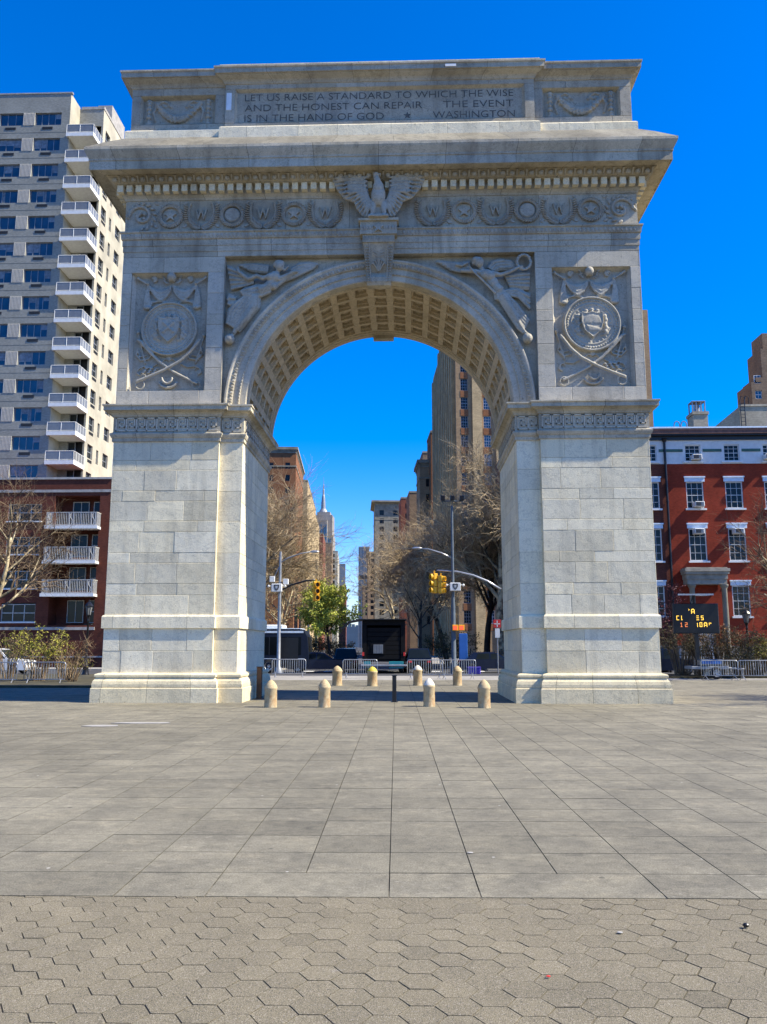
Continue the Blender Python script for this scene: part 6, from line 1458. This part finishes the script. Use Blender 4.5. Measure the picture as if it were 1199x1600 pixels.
car('dark blue car half hidden behind the right pier and message board', cx(1034, 29), 29, 'navy', 0, 4.7, True)
car('white vehicle at the left edge behind the shrubs', cx(-6, 28.5), 28.5, 'whitecar', 0, 4.9, True)
car('grey car parked at the right kerb of the avenue behind the box truck', cx(650, 44), 46, 'greycar', pi/2+FAV)
car('dark parked car seen from behind, right of the black box truck', cx(652, 33.5), 33.5, 'blackcar', pi/2+FAV, 4.7, True)
# bus
bx = at(483, 1000, 31).x; bs = thing('city_bus', 'dark windowed city bus with pale roof driving behind the left pier', 'bus', (bx, 31, 0)); BL, BH = 11.5, 3.05
mb = MB(); n = 0
pr_ = [(-BL, .35), (-.25, .35), (-.02, .55), (0, 1.1), (-.12, 2.5), (-.35, BH-.12), (-.7, BH), (-BL+.2, BH), (-BL, BH-.2)]
mb.prism(pr_, 0, 2.55, .5, 0); body = mb.build('body', M['matt_navy'], bs)
mb = MB(); mb.box(-BL+.3, -.55, -.012, -.002, 1.25, 2.5); mb.add([(.005, .2, 1.2), (.005, 2.35, 1.2), (-.115, 2.35, 2.5), (-.115, .2, 2.5)], [(0, 1, 2, 3)]); mb.build('windows', M['busglass'], bs)
mb = MB(); mb.box(-BL+.3, -.4, -.02, -.004, 2.78, 2.92); mb.box(-BL+.3, -.3, -.02, -.004, .97, 1.01); mb.bbox(-BL+.4, -.6, .05, 2.5, BH, BH+.06, .03); mb.build('pale_stripes', M['bluewhite'], bs)
mb = MB(); mb.bbox(-5.6, -1.9, .4, 2.2, BH+.06, BH+.32, .1); mb.bbox(-9.6, -7.0, .4, 2.2, BH+.06, BH+.28, .1); mb.build('roof_unit', M['whitecar'], bs)
mb = MB()
for k in range(8): x = -BL+.9+k*1.3; mb.box(x-.03, x+.03, -.02, -.012, 1.25, 2.5)
mb.build('window_posts', M['blackpaint'], bs)
mb = MB(); mb.bbox(-2.1, -.75, -.025, -.012, .42, 2.45, .01); mb.build('door', M['blackpaint'], bs)
for x in (-2.8, -8.4):
    for y in (.12, 2.43): wheel(bs, x, y, .48, .28)
# black box truck seen from behind
tp = at(600, 1040, 30); tk = thing('box_truck', 'black box truck seen from behind with teal panels under its closed rear door', 'truck', (tp.x, 30, 0), FAV*.3); tw_ = 1.48; TH = at(600, 969, 30).z
mb = MB(); mb.box(-tw_, tw_, 0, .08, TH-.35, TH, .5); mb.box(-tw_, -tw_+.3, 0, .08, .85, TH-.35); mb.box(tw_-.3, tw_, 0, .08, .85, TH-.35); mb.box(-tw_, tw_, .08, 6, TH-.08, TH); mb.box(-tw_, -tw_+.06, .08, 6, .85, TH-.08); mb.box(tw_-.06, tw_, .08, 6, .85, TH-.08); mb.box(-tw_, tw_, .08, 6, .8, .95); mb.box(-tw_, tw_, 5.9, 6, .95, TH-.08); mb.bbox(-1.1, 1.1, 6.1, 8.0, .7, 2.5, .2); mb.build('body', M['matt_black'], tk)
mb = MB()
for k in range(7): mb.bbox(-tw_+.34, tw_-.34, .03, .06, .98+k*.31, 1.26+k*.31, .012, .3)
mb.box(-.9, .1, .0, .03, 1.3, 2.05, .9)
mb.build('roller_door', M['matt_black'], tk)
mb = MB(); mb.box(-.72, -.05, -.03, -.005, 1.36, 1.98, -1)
for k in range(6): mb.box(-.70+k*.11, -.65+k*.11, -.045, -.03, 1.4, 1.95, .2)
mb.build('inner_rack', M['greymetal'], tk)
mb = MB(); mb.bbox(.35, 1.35, -.1, -.02, .35, .82, .02, .5, 0); mb.bbox(-1.35, -.9, -.1, -.02, .4, .82, .02, .5, 0); mb.build('rear_panel', M['teal'], tk)
mb = MB(); mb.bbox(-tw_-.1, tw_+.1, -.25, 0, .5, .62, .03); mb.build('bumper', M['steel'], tk)
mb = MB(); mb.box(-tw_-.45, tw_+.1, -.3, 3, TH+.02, TH+.08); mb.tube([(-tw_-1.4, -.3, TH-.6), (-tw_-.9, -.3, TH-.15), (-tw_, -.2, TH+.02)], .09, 6); mb.build('awning', M['blackpaint'], tk)
for s in (-1, 1): mb = MB(); mb.box(s*1.42-.07, s*1.42+.07, -.03, -.002, 1.2, 1.45); mb.build('tail_light', M['redpaint'], tk)
for x in (-1.2, 1.2):
    for y in (1.6, 6.9):
        mb = MB(); mb.lathe((x, y, .46), [(0, -.15), (.4, -.15), (.46, -.1), (.46, .1), (.4, .15), (0, .15)], 20, ax='x'); o = mb.build('wheel', M['rubber'], tk, True); mb = MB(); mb.lathe((x, y, .46), [(0, -.16), (.24, -.16), (.26, -.12), (.26, .12), (.24, .16), (0, .16)], 16, ax='x'); mb.build('rim', M['steel'], o)
# iron fences in front of the gardens
def fence(label, x0, x1, y, h=1.3, z0=.12):
    t = thing('iron_fence', label, 'fence', (x0, y, z0)); W = x1-x0; mb = MB()
    for z in (.12, h-.15): mb.box(0, W, -.02, .02, z, z+.05)
    n = int(W/.22)
    for k in range(n+1): x = W*k/n; mb.box(x-.012, x+.012, -.012, .012, 0, h); mb.ell((x, 0, h), (.025, .025, .06), n=5, m=4)
    mb.build('pickets', M['blackpaint'], t)
    for k in range(int(W/2.5)+1): x = min(W, k*2.5); mb = MB(); mb.box(x-.05, x+.05, -.05, .05, 0, h+.12); mb.ell((x, 0, h+.18), .07, n=8, m=5); mb.build('post', M['blackpaint'], t)
fence('black iron fence behind the shrubs in front of the red row house', at(1040, 1000, 27).x, at(1240, 1000, 25.2).x, 25.2)
fence('black iron fence along the left pavement beside the green leaved tree', -14, at(560, 1000, 41).x, 41.2)
fence('black iron fence along the right pavement behind the walk signals', at(640, 1000, 41).x, 12, 41.2)
